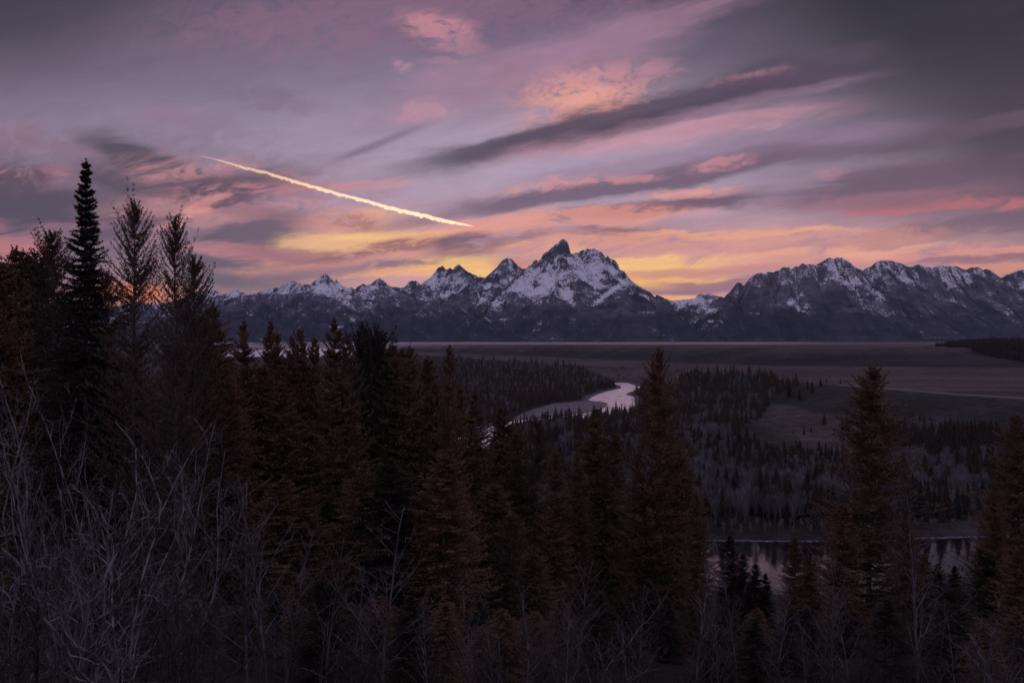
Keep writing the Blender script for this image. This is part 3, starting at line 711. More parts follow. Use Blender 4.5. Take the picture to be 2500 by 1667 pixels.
    V = np.stack([c - d * ln[:, None] * 0.5, c + w * wd[:, None], c + d * ln[:, None] * 0.62, c - w * wd[:, None]], 1).reshape(-1, 3)
    F = np.arange(len(V)).reshape(-1, 4)
    return join(wood), (V, F)

def conifer_proto(name, seed, H, prof, nb, droop, tip, mat, **kw):
    (wv, wf), (fv, ff) = conifer_arrays(seed, H, prof, nb, droop, tip, **kw)
    tm = mesh_np('trunk', wv, wf, MT['bark_conifer'], link=False, smooth=True)
    cm = mesh_np('crown', fv, ff, MT[mat], link=False)
    return (name, H, tm.data, cm.data)
used_names = {}
def place_tree(proto, X, Y, H, rz, label, cat, group=None, wide=1.0, z=None, lean=0.0):
    name, h, tm, cm = proto
    e = bpy.data.objects.new(name, None); COL.objects.link(e)
    e.empty_display_size = 0.5
    gz = float(ground_z(X, Y)[0]) - 0.15 if z is None else z
    k = H / h
    e.location = (X, Y, gz); e.rotation_euler = (lean, 0, rz); e.scale = (k * wide, k * wide, k)
    for nm, me in (('trunk', tm), ('crown', cm)):
        if me is None: continue
        o = bpy.data.objects.new(nm, me); COL.objects.link(o); o.parent = e
    return tag(e, label, cat, group)

PROF_SPIRE = ([0, .05, .2, .4, .6, .75, .88, .95, 1], [.135, .135, .125, .105, .074, .042, .021, .011, .002])
PROF_CONE = ([0, .06, .25, .5, .75, .9, .96, 1], [.20, .20, .185, .155, .106, .054, .020, .002])
PROF_LARCH = ([0, .1, .3, .5, .7, .82, .90, .95, 1], [.15, .165, .165, .140, .104, .074, .052, .032, .003])
PROF_ROUND = ([0, .1, .35, .6, .8, .93, 1], [.14, .19, .20, .17, .125, .07, .02])
PROF_WIDE = ([0, .08, .2, .4, .6, .78, .9, .96, 1], [.20, .25, .235, .200, .155, .102, .054, .020, .002])
PR = {}
if on('trees') or on('left'):
    PR['spire'] = conifer_proto('spruce_tree', 3, 27, PROF_SPIRE, 900, [-14, -8, 8, 40], 0.12, 'needles_spruce', tuft=1.0, knob=4, npt=9)
    PR['spruce'] = conifer_proto('spruce_tree', 8, 18, PROF_CONE, 520, [-14, -8, 12, 45], 0.12, 'needles_spruce', tuft=1.1, knob=4, npt=9)
    PR['larch1'] = conifer_proto('larch_tree', 5, 23, PROF_LARCH, 430, [0, 16, 36, 55], 0.26, 'needles_larch', tuft=0.78, open_=1.0, knob=4, npt=9)
    PR['larch2'] = conifer_proto('larch_tree', 12, 22, PROF_LARCH, 400, [2, 18, 38, 56], 0.28, 'needles_larch', tuft=0.78, open_=1.0, knob=4, npt=9)
    PR['fir1'] = conifer_proto('fir_tree', 21, 22, PROF_CONE, 560, [-8, -3, 8, 30], 0.10, 'needles_fir', tuft=1.15, knob=4, npt=9)
    PR['fir2'] = conifer_proto('fir_tree', 22, 20, PROF_WIDE, 500, [-7, 0, 10, 32], 0.12, 'needles_fir', tuft=1.15, knob=4, npt=9)
    PR['fir3'] = conifer_proto('fir_tree', 27, 20, PROF_LARCH, 440, [-4, 4, 14, 36], 0.14, 'needles_fir', tuft=1.1, knob=4, npt=9)
    PR['round'] = conifer_proto('pine_tree', 31, 16, PROF_ROUND, 420, [0, 10, 30, 55], 0.25, 'needles_spruce', tuft=1.15, knob=4, npt=9)
    PR['widelarch'] = conifer_proto('larch_tree', 44, 24, PROF_WIDE, 560, [-4, 10, 20, 38], 0.15, 'needles_fir', tuft=1.1, open_=0.5, knob=4, npt=9)

# foreground conifers on the slope: (px, top py, distance, prototype, width factor, label)
FOREST = [
 (211,390,42,'spire',1.0,'tall narrow dark spruce whose spire stands highest of all the trees'),
 (328,500,40,'larch1',.74,'tall sparse larch right beside the tallest spruce, twigs open against the glow'),
 (428,538,38,'larch2',.68,'sparse bare-looking larch rising where the mountain range begins on the left'),
 (130,572,50,'larch2',1.05,'thin see-through larch just left of the tallest spruce'),
 (38,600,50,'fir1',.9,'dark pointed fir near the left edge, left of the thin see-through larch'),
 (2,640,44,'fir3',1.0,'dark fir cut by the left edge of the view'),
 (85,645,54,'round',1.15,'round-topped dark pine just left of the thin see-through larch'),
 (258,668,47,'larch1',.7,'small open larch behind, just right of the tallest spruce'),
 (476,632,42,'larch1',.8,'shorter open larch against the right side of the larch where the range begins'),
 (520,742,50,'fir1',.9,'brown fir whose point stands where the left mountains emerge from the trees'),
 (497,770,46,'fir2',.8,'brown fir just below and left of the point where the mountains emerge'),
 (597,780,76,'fir2',.72,'dark fir silhouetted on the pale river flat, first of the row below the left peaks'),
 (661,781,78,'fir2',.66,'dark fir silhouetted on the pale river flat, second of the row below the left peaks'),
 (677,806,74,'fir1',.6,'short fir against the shoulder of the second silhouetted fir'),
 (733,797,80,'fir1',.7,'slim fir in the middle of the row silhouetted below the left peaks'),
 (713,814,76,'fir1',.6,'small fir touching the left side of the slim middle fir'),
 (768,822,84,'fir3',.6,'tiny fir top between the slim middle fir and the large ragged fir'),
 (818,776,66,'fir2',.85,'large ragged fir with bushy top standing above the others below the left peaks'),
 (846,814,68,'fir2',.7,'shorter companion crown on the right side of the large ragged fir'),
 (884,824,130,'round',.8,'small dark pine on the pale flat, right of the large ragged fir'),
 (925,823,92,'round',1.0,'rounded dark pine crown just under the far line of the plain'),
 (958,834,88,'fir1',.9,'dark fir on the right shoulder of the rounded pine crown'),
 (1000,838,84,'fir1',.85,'pointed fir at the right end of the clump under the far plain'),
 (980,850,76,'fir3',1.0,'thick brown fir filling the clump under the far plain'),
 (1097,842,62,'fir3',.62,'thin reddish fir spire standing alone over the valley forest'),
 (868,868,72,'spruce',.62,'narrow blackish-red spruce below the large ragged fir'),
 (748,882,58,'fir1',.8,'brown pointed fir in the dense mass below the slim middle fir'),
 (953,882,60,'fir1',.8,'brown pointed fir below the rounded dark pine crown'),
 (1045,868,70,'fir3',.9,'brown fir sloping down from the clump under the far plain'),
 (640,892,52,'fir2',.8,'broad brown fir in the dense mass below the first silhouetted firs'),
 (545,868,48,'fir1',.9,'rust-brown fir below the point where the mountains emerge'),
 (560,930,44,'fir3',.9,'rust-brown fir with bushy sides in front of the dense left mass'),
 (685,925,50,'fir1',.9,'reddish fir tip in the middle of the dense brown mass'),
 (1060,925,58,'fir1',.9,'brown fir below the thin reddish fir spire'),
 (1118,938,58,'fir3',.9,'brown fir right of the thin reddish fir spire, over the valley forest'),
 (1155,950,60,'fir2',.75,'spreading brown fir above the glinting gap in the trees'),
 (1228,985,64,'fir1',.9,'brown fir at the left end of the gravel bar'),
 (1262,1050,60,'fir3',.8,'low brown fir just right of the fir by the gravel bar'),
 (1311,1022,60,'larch1',.85,'rusty larch with a pale visible trunk below the river bend'),
 (1356,1100,54,'fir3',.8,'small rusty fir right of the pale-trunked larch'),
 (1455,992,70,'fir1',.8,'brown fir directly below the curve of the bright river'),
 (1500,1050,68,'fir3',.85,'brown fir between the bright river and the tall lone larch'),
 (1410,1105,58,'fir2',.6,'low brown fir under the bright river curve'),
 (1606,846,56,'widelarch',.72,'tall rust-tipped larch whose top reaches the bench just right of the bright river'),
 (1560,1105,56,'fir2',.6,'brown crown against the left side of the tall rust-tipped larch'),
 (1655,1090,58,'fir1',.9,'brown crown against the right side of the tall rust-tipped larch'),
 (1700,1200,50,'fir2',.6,'low brown fir at the left end of the near water'),
 (2125,890,50,'widelarch',1.0,'great wide-skirted larch standing before the near water on the right'),
 (2060,1230,44,'fir3',.9,'dark brown fir at the left foot of the great wide-skirted larch'),
 (2215,1240,44,'fir2',.6,'dark brown fir at the right foot of the great wide-skirted larch'),
 (2486,1010,46,'widelarch',.85,'rusty wide larch partly cut by the right edge of the view'),
 (2430,1180,42,'fir2',.6,'brown crown left of the larch cut by the right edge'),
 (1782,1308,62,'spruce',.8,'small dark spruce breaking the left bank of the near water'),
 (1815,1352,58,'spruce',.7,'small dark spruce second along the near water shore from the left'),
 (1845,1376,60,'spruce',.75,'pointed little spruce mirrored against the near water'),
 (1869,1399,58,'spruce',.6,'smallest spruce tip poking above the near shore'),
 (1940,1312,50,'fir3',.8,'ragged fir with a forked top against the near water'),
 (1975,1345,48,'fir2',.7,'bushy fir right of the ragged forked one'),
 (2255,1350,46,'fir1',.7,'slim fir against the right part of the near water'),
 (2290,1376,50,'spruce',.7,'slim spruce against the right part of the near water'),
 (2331,1382,48,'spruce',.65,'short spruce before the right part of the near water'),
 (2410,1352,42,'round',.9,'bushy dark pine on the shore at the right'),
 (2490,1330,36,'fir2',.8,'dark low fir in the bottom right of the view'),
]
def env_top(px):
    return np.interp(px, [-300,0,300,480,560,650,860,1000,1100,1200,1250,1300,1400,1500,1620,1700,1800,2000,2200,2500,2900],
                     [640,700,740,800,880,905,920,920,960,1040,1100,1150,1190,1190,1190,1330,1420,1430,1420,1430,1250])
if on('trees') or on('left'):
    rt = np.random.RandomState(77)
    for i, (px, py, Y, kind, wf_, label) in enumerate(FOREST):
        if py < 850 and Y > 56: Y = 50 + (Y - 56) * 0.25; wf_ *= 0.8
        X, Y, zt_ = W(px, py, Y); gz = float(ground_z(X, Y)[0]) - 0.2
        H = zt_ - gz
        if kind in ('fir1', 'fir2', 'fir3', 'round') : cat = 'pine' if kind == 'round' else 'fir'
        else: cat = 'larch' if 'larch' in kind else 'spruce'
        if H > 31: 
            k_ = 1.0
        place_tree(PR[kind], X, Y, H, rt.rand() * 6.28, label, cat, wide=wf_ * (PR[kind][1] / H) ** 0.35)
    # the mass of the wood behind and below them
    for k in range(120):
        px = rt.uniform(-150, 2700); Y = rt.uniform(20, 46)
        py = np.interp(px, [-150, 450, 1300, 1650, 2600], [1330, 1400, 1430, 1450, 1430]) + 130 * rt.rand()
        X, Y, zt_ = W(px, py, Y); gz = float(ground_z(X, Y)[0]) - 0.15; H = zt_ - gz
        if H < 1.5 or H > 13: continue
        kind = rt.choice(['fir1', 'fir3', 'spruce', 'round']); nm = {'spruce': 'spruce', 'round': 'pine'}.get(kind, 'fir')
        side = 'bottom left' if px < 800 else ('bottom centre' if px < 1650 else 'bottom right')
        place_tree(PR[kind], X, Y, H, rt.rand() * 6.28, f'young dark {nm} in the shaded undergrowth behind the leafless saplings, {side}', nm, f'young {nm} trees in the undergrowth, {side}', wide=(PR[kind][1] / H) ** 0.3)
    count = 0
    zones = [('rusty fir crown merged in the dense brown forest at the left', -250, 450), ('rusty fir crown merged in the dense brown forest left of the gap', 450, 900),
             ('rusty fir crown merged in the dense brown forest below the river bend', 900, 1700), ('dark fir crown merged in the low wood before the near water', 1700, 2700)]
    for k in range(270):
        px = rt.uniform(-250, 2750); Y = 42 + 93 * rt.rand() ** 0.9
        if px > 1640 and (Y > 75 or rt.rand() < 0.35): continue
        depth = (135 - Y) / 93.0
        py = env_top(px) + 15 + 330 * depth * rt.uniform(0.45, 1.0) + 20 * rt.randn()
        if 1560 < px < 1700 and py < 1200: py = 1230
        X, Y, zt_ = W(px, py, Y); gz = float(ground_z(X, Y)[0]) - 0.2
        H = zt_ - gz
        if H < 4 or H > 30: continue
        kind = rt.choice(['fir1', 'fir2', 'fir3', 'larch1', 'spruce'], p=[.33, .25, .2, .07, .15])
        lab = [z_ for z_ in zones if z_[1] <= px < z_[2]]
        lab = lab[0][0] if lab else zones[0][0]
        nm = 'larch' if 'larch' in kind else ('spruce' if kind == 'spruce' else 'fir')
        if nm != 'fir': lab = lab.replace('rusty fir', 'open ' + nm if nm == 'larch' else 'dark ' + nm).replace('dark fir', 'blackish ' + nm)
        place_tree(PR[kind], X, Y, H, rt.rand() * 6.28, lab, nm, nm + ' trees of the dense slope forest', wide=(1.05 + 0.45 * rt.rand()) * (0.75 if kind == 'fir2' else 1) * (PR[kind][1] / H) ** 0.3)
        count += 1

# ------------------------------------------------------------------ valley forest
def valley_conifer(seed, tiers=9, sides=9, wid=0.17):
    """unit-height spruce: ragged skirts of drooping boughs round a core, one mesh"""
    r = np.random.RandomState(seed); V = []; F = []; off = 0
    hs = np.linspace(0.04, 0.95, tiers)
    for i, h in enumerate(hs):
        rad = wid * (1 - h) ** 0.85 * (0.85 + 0.3 * r.rand()) + 0.012
        a = np.arange(sides) * 2 * math.pi / sides + r.rand() * 6.28
        th = 1.05 * (0.96 - h) / 3.2 + 0.075
        ro = rad * (0.6 + 0.75 * r.rand(sides)); zo = h - 0.020 * r.rand(sides) - 0.03
        ri = rad * (0.30 + 0.2 * r.rand(sides))
        outer = np.stack([np.cos(a) * ro, np.sin(a) * ro, zo], -1)
        inner = np.stack([np.cos(a + math.pi / sides) * ri, np.sin(a + math.pi / sides) * ri, zo + th * 0.25], -1)
        top = np.array([[0, 0, min(1.0, h + th)]])
        V.append(np.concatenate([outer, inner, top])); n = sides
        for k in range(n):
            F.append((off + k, off + n + k, off + 2 * n, off + 2 * n)); F.append((off + n + k, off + (k + 1) % n, off + 2 * n, off + 2 * n))
        off += 2 * n + 1
    F = np.array(F)[:, :3]
    return np.concatenate(V), F
def valley_bare(seed, nb=34):
    """unit-height leafless cottonwood: upright forking limbs with a brush of twigs"""
    r = np.random.RandomState(seed); paths = []; rad = []
    zt = np.linspace(0, 1, 5)
    main = np.stack([0.02 * np.sin(zt * 4 + seed), 0.02 * np.cos(zt * 3 + seed), zt * 0.85], -1)
    paths.append(main); rad.append(0.013 * (1 - 0.85 * zt))
    for k in range(nb):
        h = 0.22 + 0.6 * r.rand(); b = np.array([np.interp(h, zt * .85, main[:, 0]), np.interp(h, zt * .85, main[:, 1]), h])
        a = r.rand() * 6.28; L = (0.92 - h) * (0.55 + 0.5 * r.rand()); sp = 0.16 + 0.30 * r.rand()
        s = np.linspace(0, 1, 5)
        p = b + np.stack([np.cos(a) * L * sp * s ** 0.7, np.sin(a) * L * sp * s ** 0.7, L * s], -1) + r.randn(5, 3) * 0.008
        paths.append(p); rad.append(0.0062 * (1 - 0.7 * s))
        for q in range(4):
            t = 0.3 + 0.65 * r.rand(); c = p[0] + (p[-1] - p[0]) * t; a2 = r.rand() * 6.28; l2 = 0.10 + 0.10 * r.rand()
            p2 = c + np.stack([np.cos(a2) * l2 * 0.5 * s, np.sin(a2) * l2 * 0.5 * s, l2 * s], -1)
            paths.append(p2); rad.append(0.0036 * (1 - 0.5 * s))
    return tubes(np.array(paths), np.array(rad), 3)

def tree_noise(x, y): return fbm(np.array([x]), np.array([y]), 2, 71)[0]
def valley_sites():
    r = np.random.RandomState(9); n = 120000
    # candidate sites over the flood plain, thinned with distance
    Y = 288 + (2350 - 288) * r.rand(n) ** 1.25; U = r.uniform(-0.52, 0.92, n); X = U * Y
    z, k = ground_z(X, Y, True); PX = U * FP + 1250; PY = 833 + (CZ - z) / Y * FP
    nse = fbm(X / 130, Y / 130, 3, 71); n2 = fbm(X / 45, Y / 45, 2, 72)
    ok = (k['sdf'] < -7) & (z > 0.6)
    gravel = seg_dist(X, Y, px_poly([(1250,1024),(1300,1004),(1353,989),(1436,978),(1486,984),(1469,1001),(1409,1014),(1293,1026)])) > -8
    ok &= ~gravel
    # open sage: the benches and the apron under the spur
    onbench = k['t'] < 25
    ok &= ~onbench | ((k['t'] > -4) & (PX < 1890) & (PX > 1640)) | ((k['t'] > 8) & (PX < 1640) & (r.rand(n) < .4))
    apron = seg_dist(PX, PY, [(1740,1064),(1800,1048),(1850,1030),(1868,995),(1900,962),(1985,925),(2112,930),(2120,1105),(2000,1098),(1900,1092),(1780,1072)]) > 0
    clear = (PX > 1655) & (PX < 1760) & (PY > 1022) & (PY < 1060) & (PY > 1062 - (PX - 1655) * .3)
    ok &= ~apron & ~clear
    ok &= (PX < 2110) | (PY > 1048 + (PX - 2150) * 0.11 + 28 * nse)
    dens = sstep(-0.55, 0.1, nse + 0.5 * n2) * 1.0
    dens *= np.clip((900.0 / Y), 0.25, 1.0) ** 0.4
    dens *= np.where((k['sdf'] > -22) & (Y > 330), 0.35, 1.0)
    ok &= r.rand(n) < dens
    # hidden behind the foreground wood: left out
    ok &= PY - 25 / Y * FP < env_top(PX) + 60
    ok &= (PX > 930)
    X, Y, z, PX, PY, U = [a[ok] for a in (X, Y, z, PX, PY, U)]
    nse = nse[ok]; n2 = n2[ok]; sdf = k['sdf'][ok]
    # minimum spacing
    order = np.argsort(Y); cell = {}; keep = []
    for i in order:
        sp = 2.9 + Y[i] * 0.0044; c = (int(X[i] // sp), int(Y[i] // sp))
        if any((c[0] + a, c[1] + b) in cell and (cell[(c[0] + a, c[1] + b)][0] - X[i]) ** 2 + (cell[(c[0] + a, c[1] + b)][1] - Y[i]) ** 2 < sp * sp for a in (-1, 0, 1) for b in (-1, 0, 1)): continue
        cell[c] = (X[i], Y[i]); keep.append(i)
    keep = np.array(keep); rr_ = np.random.RandomState(10)
    X, Y, z, PX, PY, nse, n2, sdf = [a[keep] for a in (X, Y, z, PX, PY, nse, n2, sdf)]
    pb = np.where(Y < 480, 0.42 + 1.5 * n2, 0.12 + 1.5 * n2); pb = np.where((sdf > -16) & (Y < 330), 1.0, pb)
    pb = np.where((PX > 2150) & (Y < 600) & (Y > 420), pb - 0.3, pb)
    pb = np.where((Y > 830) & (Y < 1000) & (PX > 1250) & (PX < 1560) & (sdf < -5), 0.0, pb)
    bare = rr_.rand(len(X)) < pb
    H = np.where(bare, 11 + 6 * rr_.rand(len(X)), 12 + 11 * rr_.rand(len(X)) ** 1.3) * (0.9 + 0.2 * n2)
    H = np.where((PX > 1735) & (PX < 2125) & (PY > 1085) & (PY < 1200), H * 0.52, H); H = H * (1 + 0.25 * nse)
    H = np.where((sdf > -16) & (Y < 330), 3.5 + 2.5 * rr_.rand(len(X)), H)
    return X, Y, z, PX, PY, H, bare, rr_

def merged(name, protos, idx, X, Y, z, H, wid, rot, mat):
    VV = []; FF = []; off = 0
    for i in range(len(X)):
        v, f = protos[idx[i]]; c, s = math.cos(rot[i]), math.sin(rot[i])
        w = H[i] * wid[i]
        q = np.stack([(v[:, 0] * c - v[:, 1] * s) * w + X[i], (v[:, 0] * s + v[:, 1] * c) * w + Y[i], v[:, 2] * H[i] + z[i] - 0.2], -1)
        VV.append(q); FF.append(f + off); off += len(v)
    return mesh_np(name, np.concatenate(VV), np.concatenate(FF), mat)

def valley_label(px, Y, kind):
    col_ = 'dark valley spruce' if kind == 'spruce' else 'pale leafless cottonwood'
    if Y < 340: where = 'along the far shore of the near water'
    elif Y < 470: where = 'in the wood just behind the near water'
    elif Y < 640: where = 'in the wood below the sage spur'
    elif Y < 1000: where = 'in the wood beside the river bend'
    else: where = 'in the farthest wood under the bench'
    side = 'left of the wide larch' if px < 2125 else 'right of the wide larch'
    return f'{col_} {where}, {side}'
if on('valley'):
    VC = [valley_conifer(100 + k, 9 + k % 3, 9, 0.15 + 0.02 * (k % 4)) for k in range(6)]
    VCL = [valley_conifer(200 + k, 6, 6, 0.16 + 0.02 * (k % 3)) for k in range(4)]
    VB = [valley_bare(300 + k) for k in range(5)]; VBL = [valley_bare(400 + k, 14) for k in range(3)]
    X, Y, z, PX, PY, H, bare, rv = valley_sites()
    print('valley trees', len(X), int(bare.sum()))
    vis = (PX > 1180) & (PX < 2520) & (PY < 1345)
    conf = np.where(~bare & vis)[0]; conf = conf[np.argsort(-(H / Y)[conf])][:215]
    cot = np.where(bare & vis & (H > 6))[0]; cot = cot[np.argsort(-(H / Y)[cot])][:150]
    meC = [mesh_np('spruce_tree', v, f, MT['needles_valley'], link=False).data for v, f in VC]
    meB = [mesh_np('cottonwood_tree', v, f, MT['bark_cottonwood'], link=False).data for v, f in VB]
    for sel, mes, nm, cat in ((conf, meC, 'spruce_tree', 'spruce'), (cot, meB, 'cottonwood_tree', 'cottonwood')):
        for i in sel:
            o = bpy.data.objects.new(nm, mes[rv.randint(len(mes))]); COL.objects.link(o)
            o.location = (X[i], Y[i], z[i] - 0.2); w = H[i] * (0.85 + 0.4 * rv.rand()); o.scale = (w, w, H[i]); o.rotation_euler = (0, 0, rv.rand() * 6.28)
            lab = valley_label(PX[i], Y[i], 'spruce' if cat == 'spruce' else 'c')
            tag(o, lab, cat, cat + ' trees' + lab.split('spruce' if cat == 'spruce' else 'cottonwood')[1])
    taken = np.zeros(len(X), bool); taken[conf] = True; taken[cot] = True
    for msk, near, farp, nm, mt_, lab, cat in ((~taken & ~bare, VC, VCL, 'spruce_forest', 'needles_valley', 'dark spruce forest covering the valley floor round the river', 'forest'),
                                      (~taken & bare, VB, VBL, 'cottonwood_grove', 'bark_cottonwood', 'pale leafless cottonwoods scattered through the valley forest', 'grove')):
        ii = np.where(msk)[0]; pro = list(near) + list(farp)
        idx = np.where(Y[ii] < 620, rv.randint(0, len(near), len(ii)), len(near) + rv.randint(0, len(farp), len(ii)))
        o = merged(nm, pro, idx, X[ii], Y[ii], z[ii], H[ii], 0.85 + 0.5 * rv.rand(len(ii)), rv.rand(len(ii)) * 6.28, MT[mt_])
        tag(o, lab, cat, kind='stuff')
    # trees one can tell apart on the open sage: (px, base py, height m, label)
    ONES = [(1927,968,24,'tallest dark spruce at the head of the draw left of the sage spur'),(1948,938,9,'small spruce right of the tallest one at the head of the draw'),
      (1952,975,15,'middle spruce low in the draw beside the tallest one'),(1972,952,13,'spruce on the edge of the draw, middle of the ragged row'),(1983,958,15,'stout spruce on the edge of the draw, right of the middle one'),
      (2003,942,12,'spruce at the crest of the sage spur, last of the ragged row'),(2017,933,6,'tiny spruce at the top of the spur crest'),(2052,936,7,'lone round tree on the open bench right of the spur crest'),
      (2012,1036,11,'lone spruce halfway down the bare sage slope'),(1936,1058,4.5,'leftmost small bush on the sage apron'),(1963,1060,8,'rusty small tree in the middle of the sage apron'),
      (1980,1055,6.5,'slim dark tree right of the rusty one on the sage apron'),(2057,1050,12,'dark tree against the left side of the great wide larch'),(2068,1052,14,'dark fir nearly hidden by the left side of the great wide larch'),
      (2000,1100,9,'small spruce at the lower edge of the sage apron'),(2299,842,0,'')]
    for px, py, h, lab in ONES:
        if not h: continue
        # march along the ray to the ground
        yy = np.linspace(330, 1500, 2400); gz_ = ground_z((px - 1250) / FP * yy, yy); ray = CZ + (833 - py) / FP * yy
        hit = np.argmax(gz_ > ray); Yh = yy[hit] if hit else 900
        o = bpy.data.objects.new('spruce_tree', meC[rv.randint(6)]); COL.objects.link(o); o.location = ((px - 1250) / FP * Yh, Yh, float(gz_[hit]) - 0.3); o.scale = (h * 1.15, h * 1.15, h)
        o.rotation_euler = (0, 0, rv.rand() * 6.28); tag(o, lab, 'spruce')
    # wood on the upper bench at the right
    n = 2400; bx = []; r5 = np.random.RandomState(31)
    px = 2280 + 340 * r5.rand(n) ** 0.8; Yb = r5.uniform(1490, 2200, n)
    okb = Yb > np.interp(px, [2280, 2330, 2400, 2500], [2000, 1720, 1560, 1500]); px = px[okb]; Yb = Yb[okb]; Xb = (px - 1250) / FP * Yb; zb = ground_z(Xb, Yb)
    Hb = (13 + 11 * r5.rand(len(px))) * np.interp(px, [2290, 2340, 2400, 2620], [.6, .9, 1.1, 1.2])
    o = merged('bench_forest', VCL, r5.randint(0, 4, len(px)), Xb, Yb, zb, Hb, 1.0 + 0.4 * r5.rand(len(px)), r5.rand(len(px)) * 6.28, MT['needles_valley'])
    tag(o, 'dark wood climbing the scarp to the upper plain at the right edge', 'forest', kind='stuff')

# ------------------------------------------------------------------ leafless aspens and willows on the slope in front
def branchy(seed, H, style):
    """leafless tree of height H. Returns paths grouped by level: list of (paths (B,n,3), radii (B,n))"""
    r = np.random.RandomState(seed); out = {}
    def add(p, rad):
        out.setdefault(p.shape[0], []).append((p, rad))
    def grow(base, d, L, r0, lvl, up, crook, n):
        pts = [base]; dd = d.copy(); st = L / (n - 1)
        for k in range(n - 1):
            dd = dd + r.randn(3) * crook; dd[2] += up * (1.0 - dd[2]) ; dd /= np.linalg.norm(dd)
            pts.append(pts[-1] + dd * st)
        p = np.array(pts); s = np.linspace(0, 1, n); rad = r0 * (1 - 0.82 * s) + 0.0012
        add(p, rad); return p, rad
    if style == 'aspen':
        p, rad = grow(np.zeros(3), norm(np.array([r.randn() * .05, r.randn() * .05, 1.0])), H, 0.0062 * H + 0.005, 0, 0.06, 0.030, 16)
        nb = 22; lv1 = []
        for k in range(nb):
            t = 0.22 + 0.74 * (k + r.rand()) / nb; i = t * 15; b = p[int(i)] + (p[min(15, int(i) + 1)] - p[int(i)]) * (i % 1)
            a = r.rand() * 6.28; e = R(36 + 26 * r.rand()); L = H * (0.33 * (1 - t) ** 0.7 + 0.06) * (0.5 + 0.75 * r.rand())
            d = np.array([math.cos(a) * math.cos(e), math.sin(a) * math.cos(e), math.sin(e)])
            lv1.append(grow(b, d, L, rad[int(i)] * 0.42 + 0.0015, 1, 0.075, 0.06, 10) + (L,))
    else:
        lv1 = []; nb = 7 if style == 'willow' else 6
        for k in range(nb):
            a = r.rand() * 6.28; e = R(88 - (38 if style == 'willow' else 20) * r.rand()); L = H * (0.5 + 0.62 * r.rand())
            d = np.array([math.cos(a) * math.cos(e), math.sin(a) * math.cos(e), math.sin(e)])
            p, rad = grow(np.array([r.randn() * .25, r.randn() * .25, 0]), d, L, 0.0050 * H + 0.004, 0, 0.035, 0.17, 14)
            for q in range(12):
                t = 0.18 + 0.78 * (q + r.rand()) / 12; i = t * 13; b = p[int(i)] + (p[min(13, int(i) + 1)] - p[int(i)]) * (i % 1)
                a2 = r.rand() * 6.28; e2 = R(5 + 55 * r.rand()); L2 = H * (0.30 * (1 - t) ** 0.6 + 0.07) * (0.5 + 0.8 * r.rand())
                d2 = norm(np.array([math.cos(a2) * math.cos(e2), math.sin(a2) * math.cos(e2), math.sin(e2)]) + 0.35 * (p[-1] - p[0]) / L)
                lv1.append(grow(b, d2, L2, rad[int(i)] * 0.42 + 0.001, 1, 0.03, 0.24, 9) + (L2,))
    for p, rad, L in lv1:
        n = len(p); m = max(2, int(L / 0.17)); m = min(m, 10)
        for q in range(m):
            t = 0.15 + 0.83 * (q + r.rand()) / m; i = t * (n - 1); b = p[int(i)] + (p[min(n - 1, int(i) + 1)] - p[int(i)]) * (i % 1)
            td = norm(p[min(n - 1, int(i) + 1)] - p[int(i)]) if int(i) < n - 1 else norm(p[-1] - p[-2])
            d = norm(td * 0.8 + r.randn(3) * 0.55 + np.array([0, 0, .2])); L2 = min(0.9, (0.10 + 0.34 * L * (1 - t)) * (0.5 + r.rand()))
            p2, r2 = grow(b, d, L2, max(0.0034, rad[int(i)] * 0.5), 2, 0.06, 0.15, 6)
            for w in range(1 if L2 < .3 else 3):
                i2 = int(1 + r.rand() * 4); d3 = norm(d * 0.6 + r.randn(3) * 0.6 + np.array([0, 0, .25]))
                grow(p2[i2], d3, L2 * (0.2 + 0.35 * r.rand()), 0.0028, 3, 0.05, 0.14, 4)
    groups = {}
    for lst in out.values():
        for p, rad in lst: groups.setdefault(len(p), []).append((p, rad))
    big = []; small = []
    for n, lst in groups.items():
        P = np.array([q[0] for q in lst]); Q = np.array([q[1] for q in lst])
        (big if n >= 8 else small).append(tubes(P, Q, 5 if n >= 13 else (4 if n >= 8 else 3)))
    return join(big), join(small)
def bare_proto(name, seed, H, style, m1, m2):
    (bv, bf), (sv, sf_) = branchy(seed, H, style)
    t = mesh_np('trunk', bv, bf, MT[m1], link=False, smooth=True); c = mesh_np('crown', sv, sf_, MT[m2], link=False, smooth=True)
    return (name, H, t.data, c.data)
def place_bare(p, X, Y, H, rz, label, cat, group=None, wide=1.0):
    name, h, tm, cm = p
    e = bpy.data.objects.new(name, None); COL.objects.link(e); k = H / h
    e.location = (X, Y, float(ground_z(X, Y)[0]) - 0.1); e.rotation_euler = (0, 0, rz); e.scale = (k * wide, k * wide, k)
    for nm, me in (('trunk', tm), ('crown', cm)):
        o = bpy.data.objects.new(nm, me); COL.objects.link(o); o.parent = e
    return tag(e, label, cat, group)
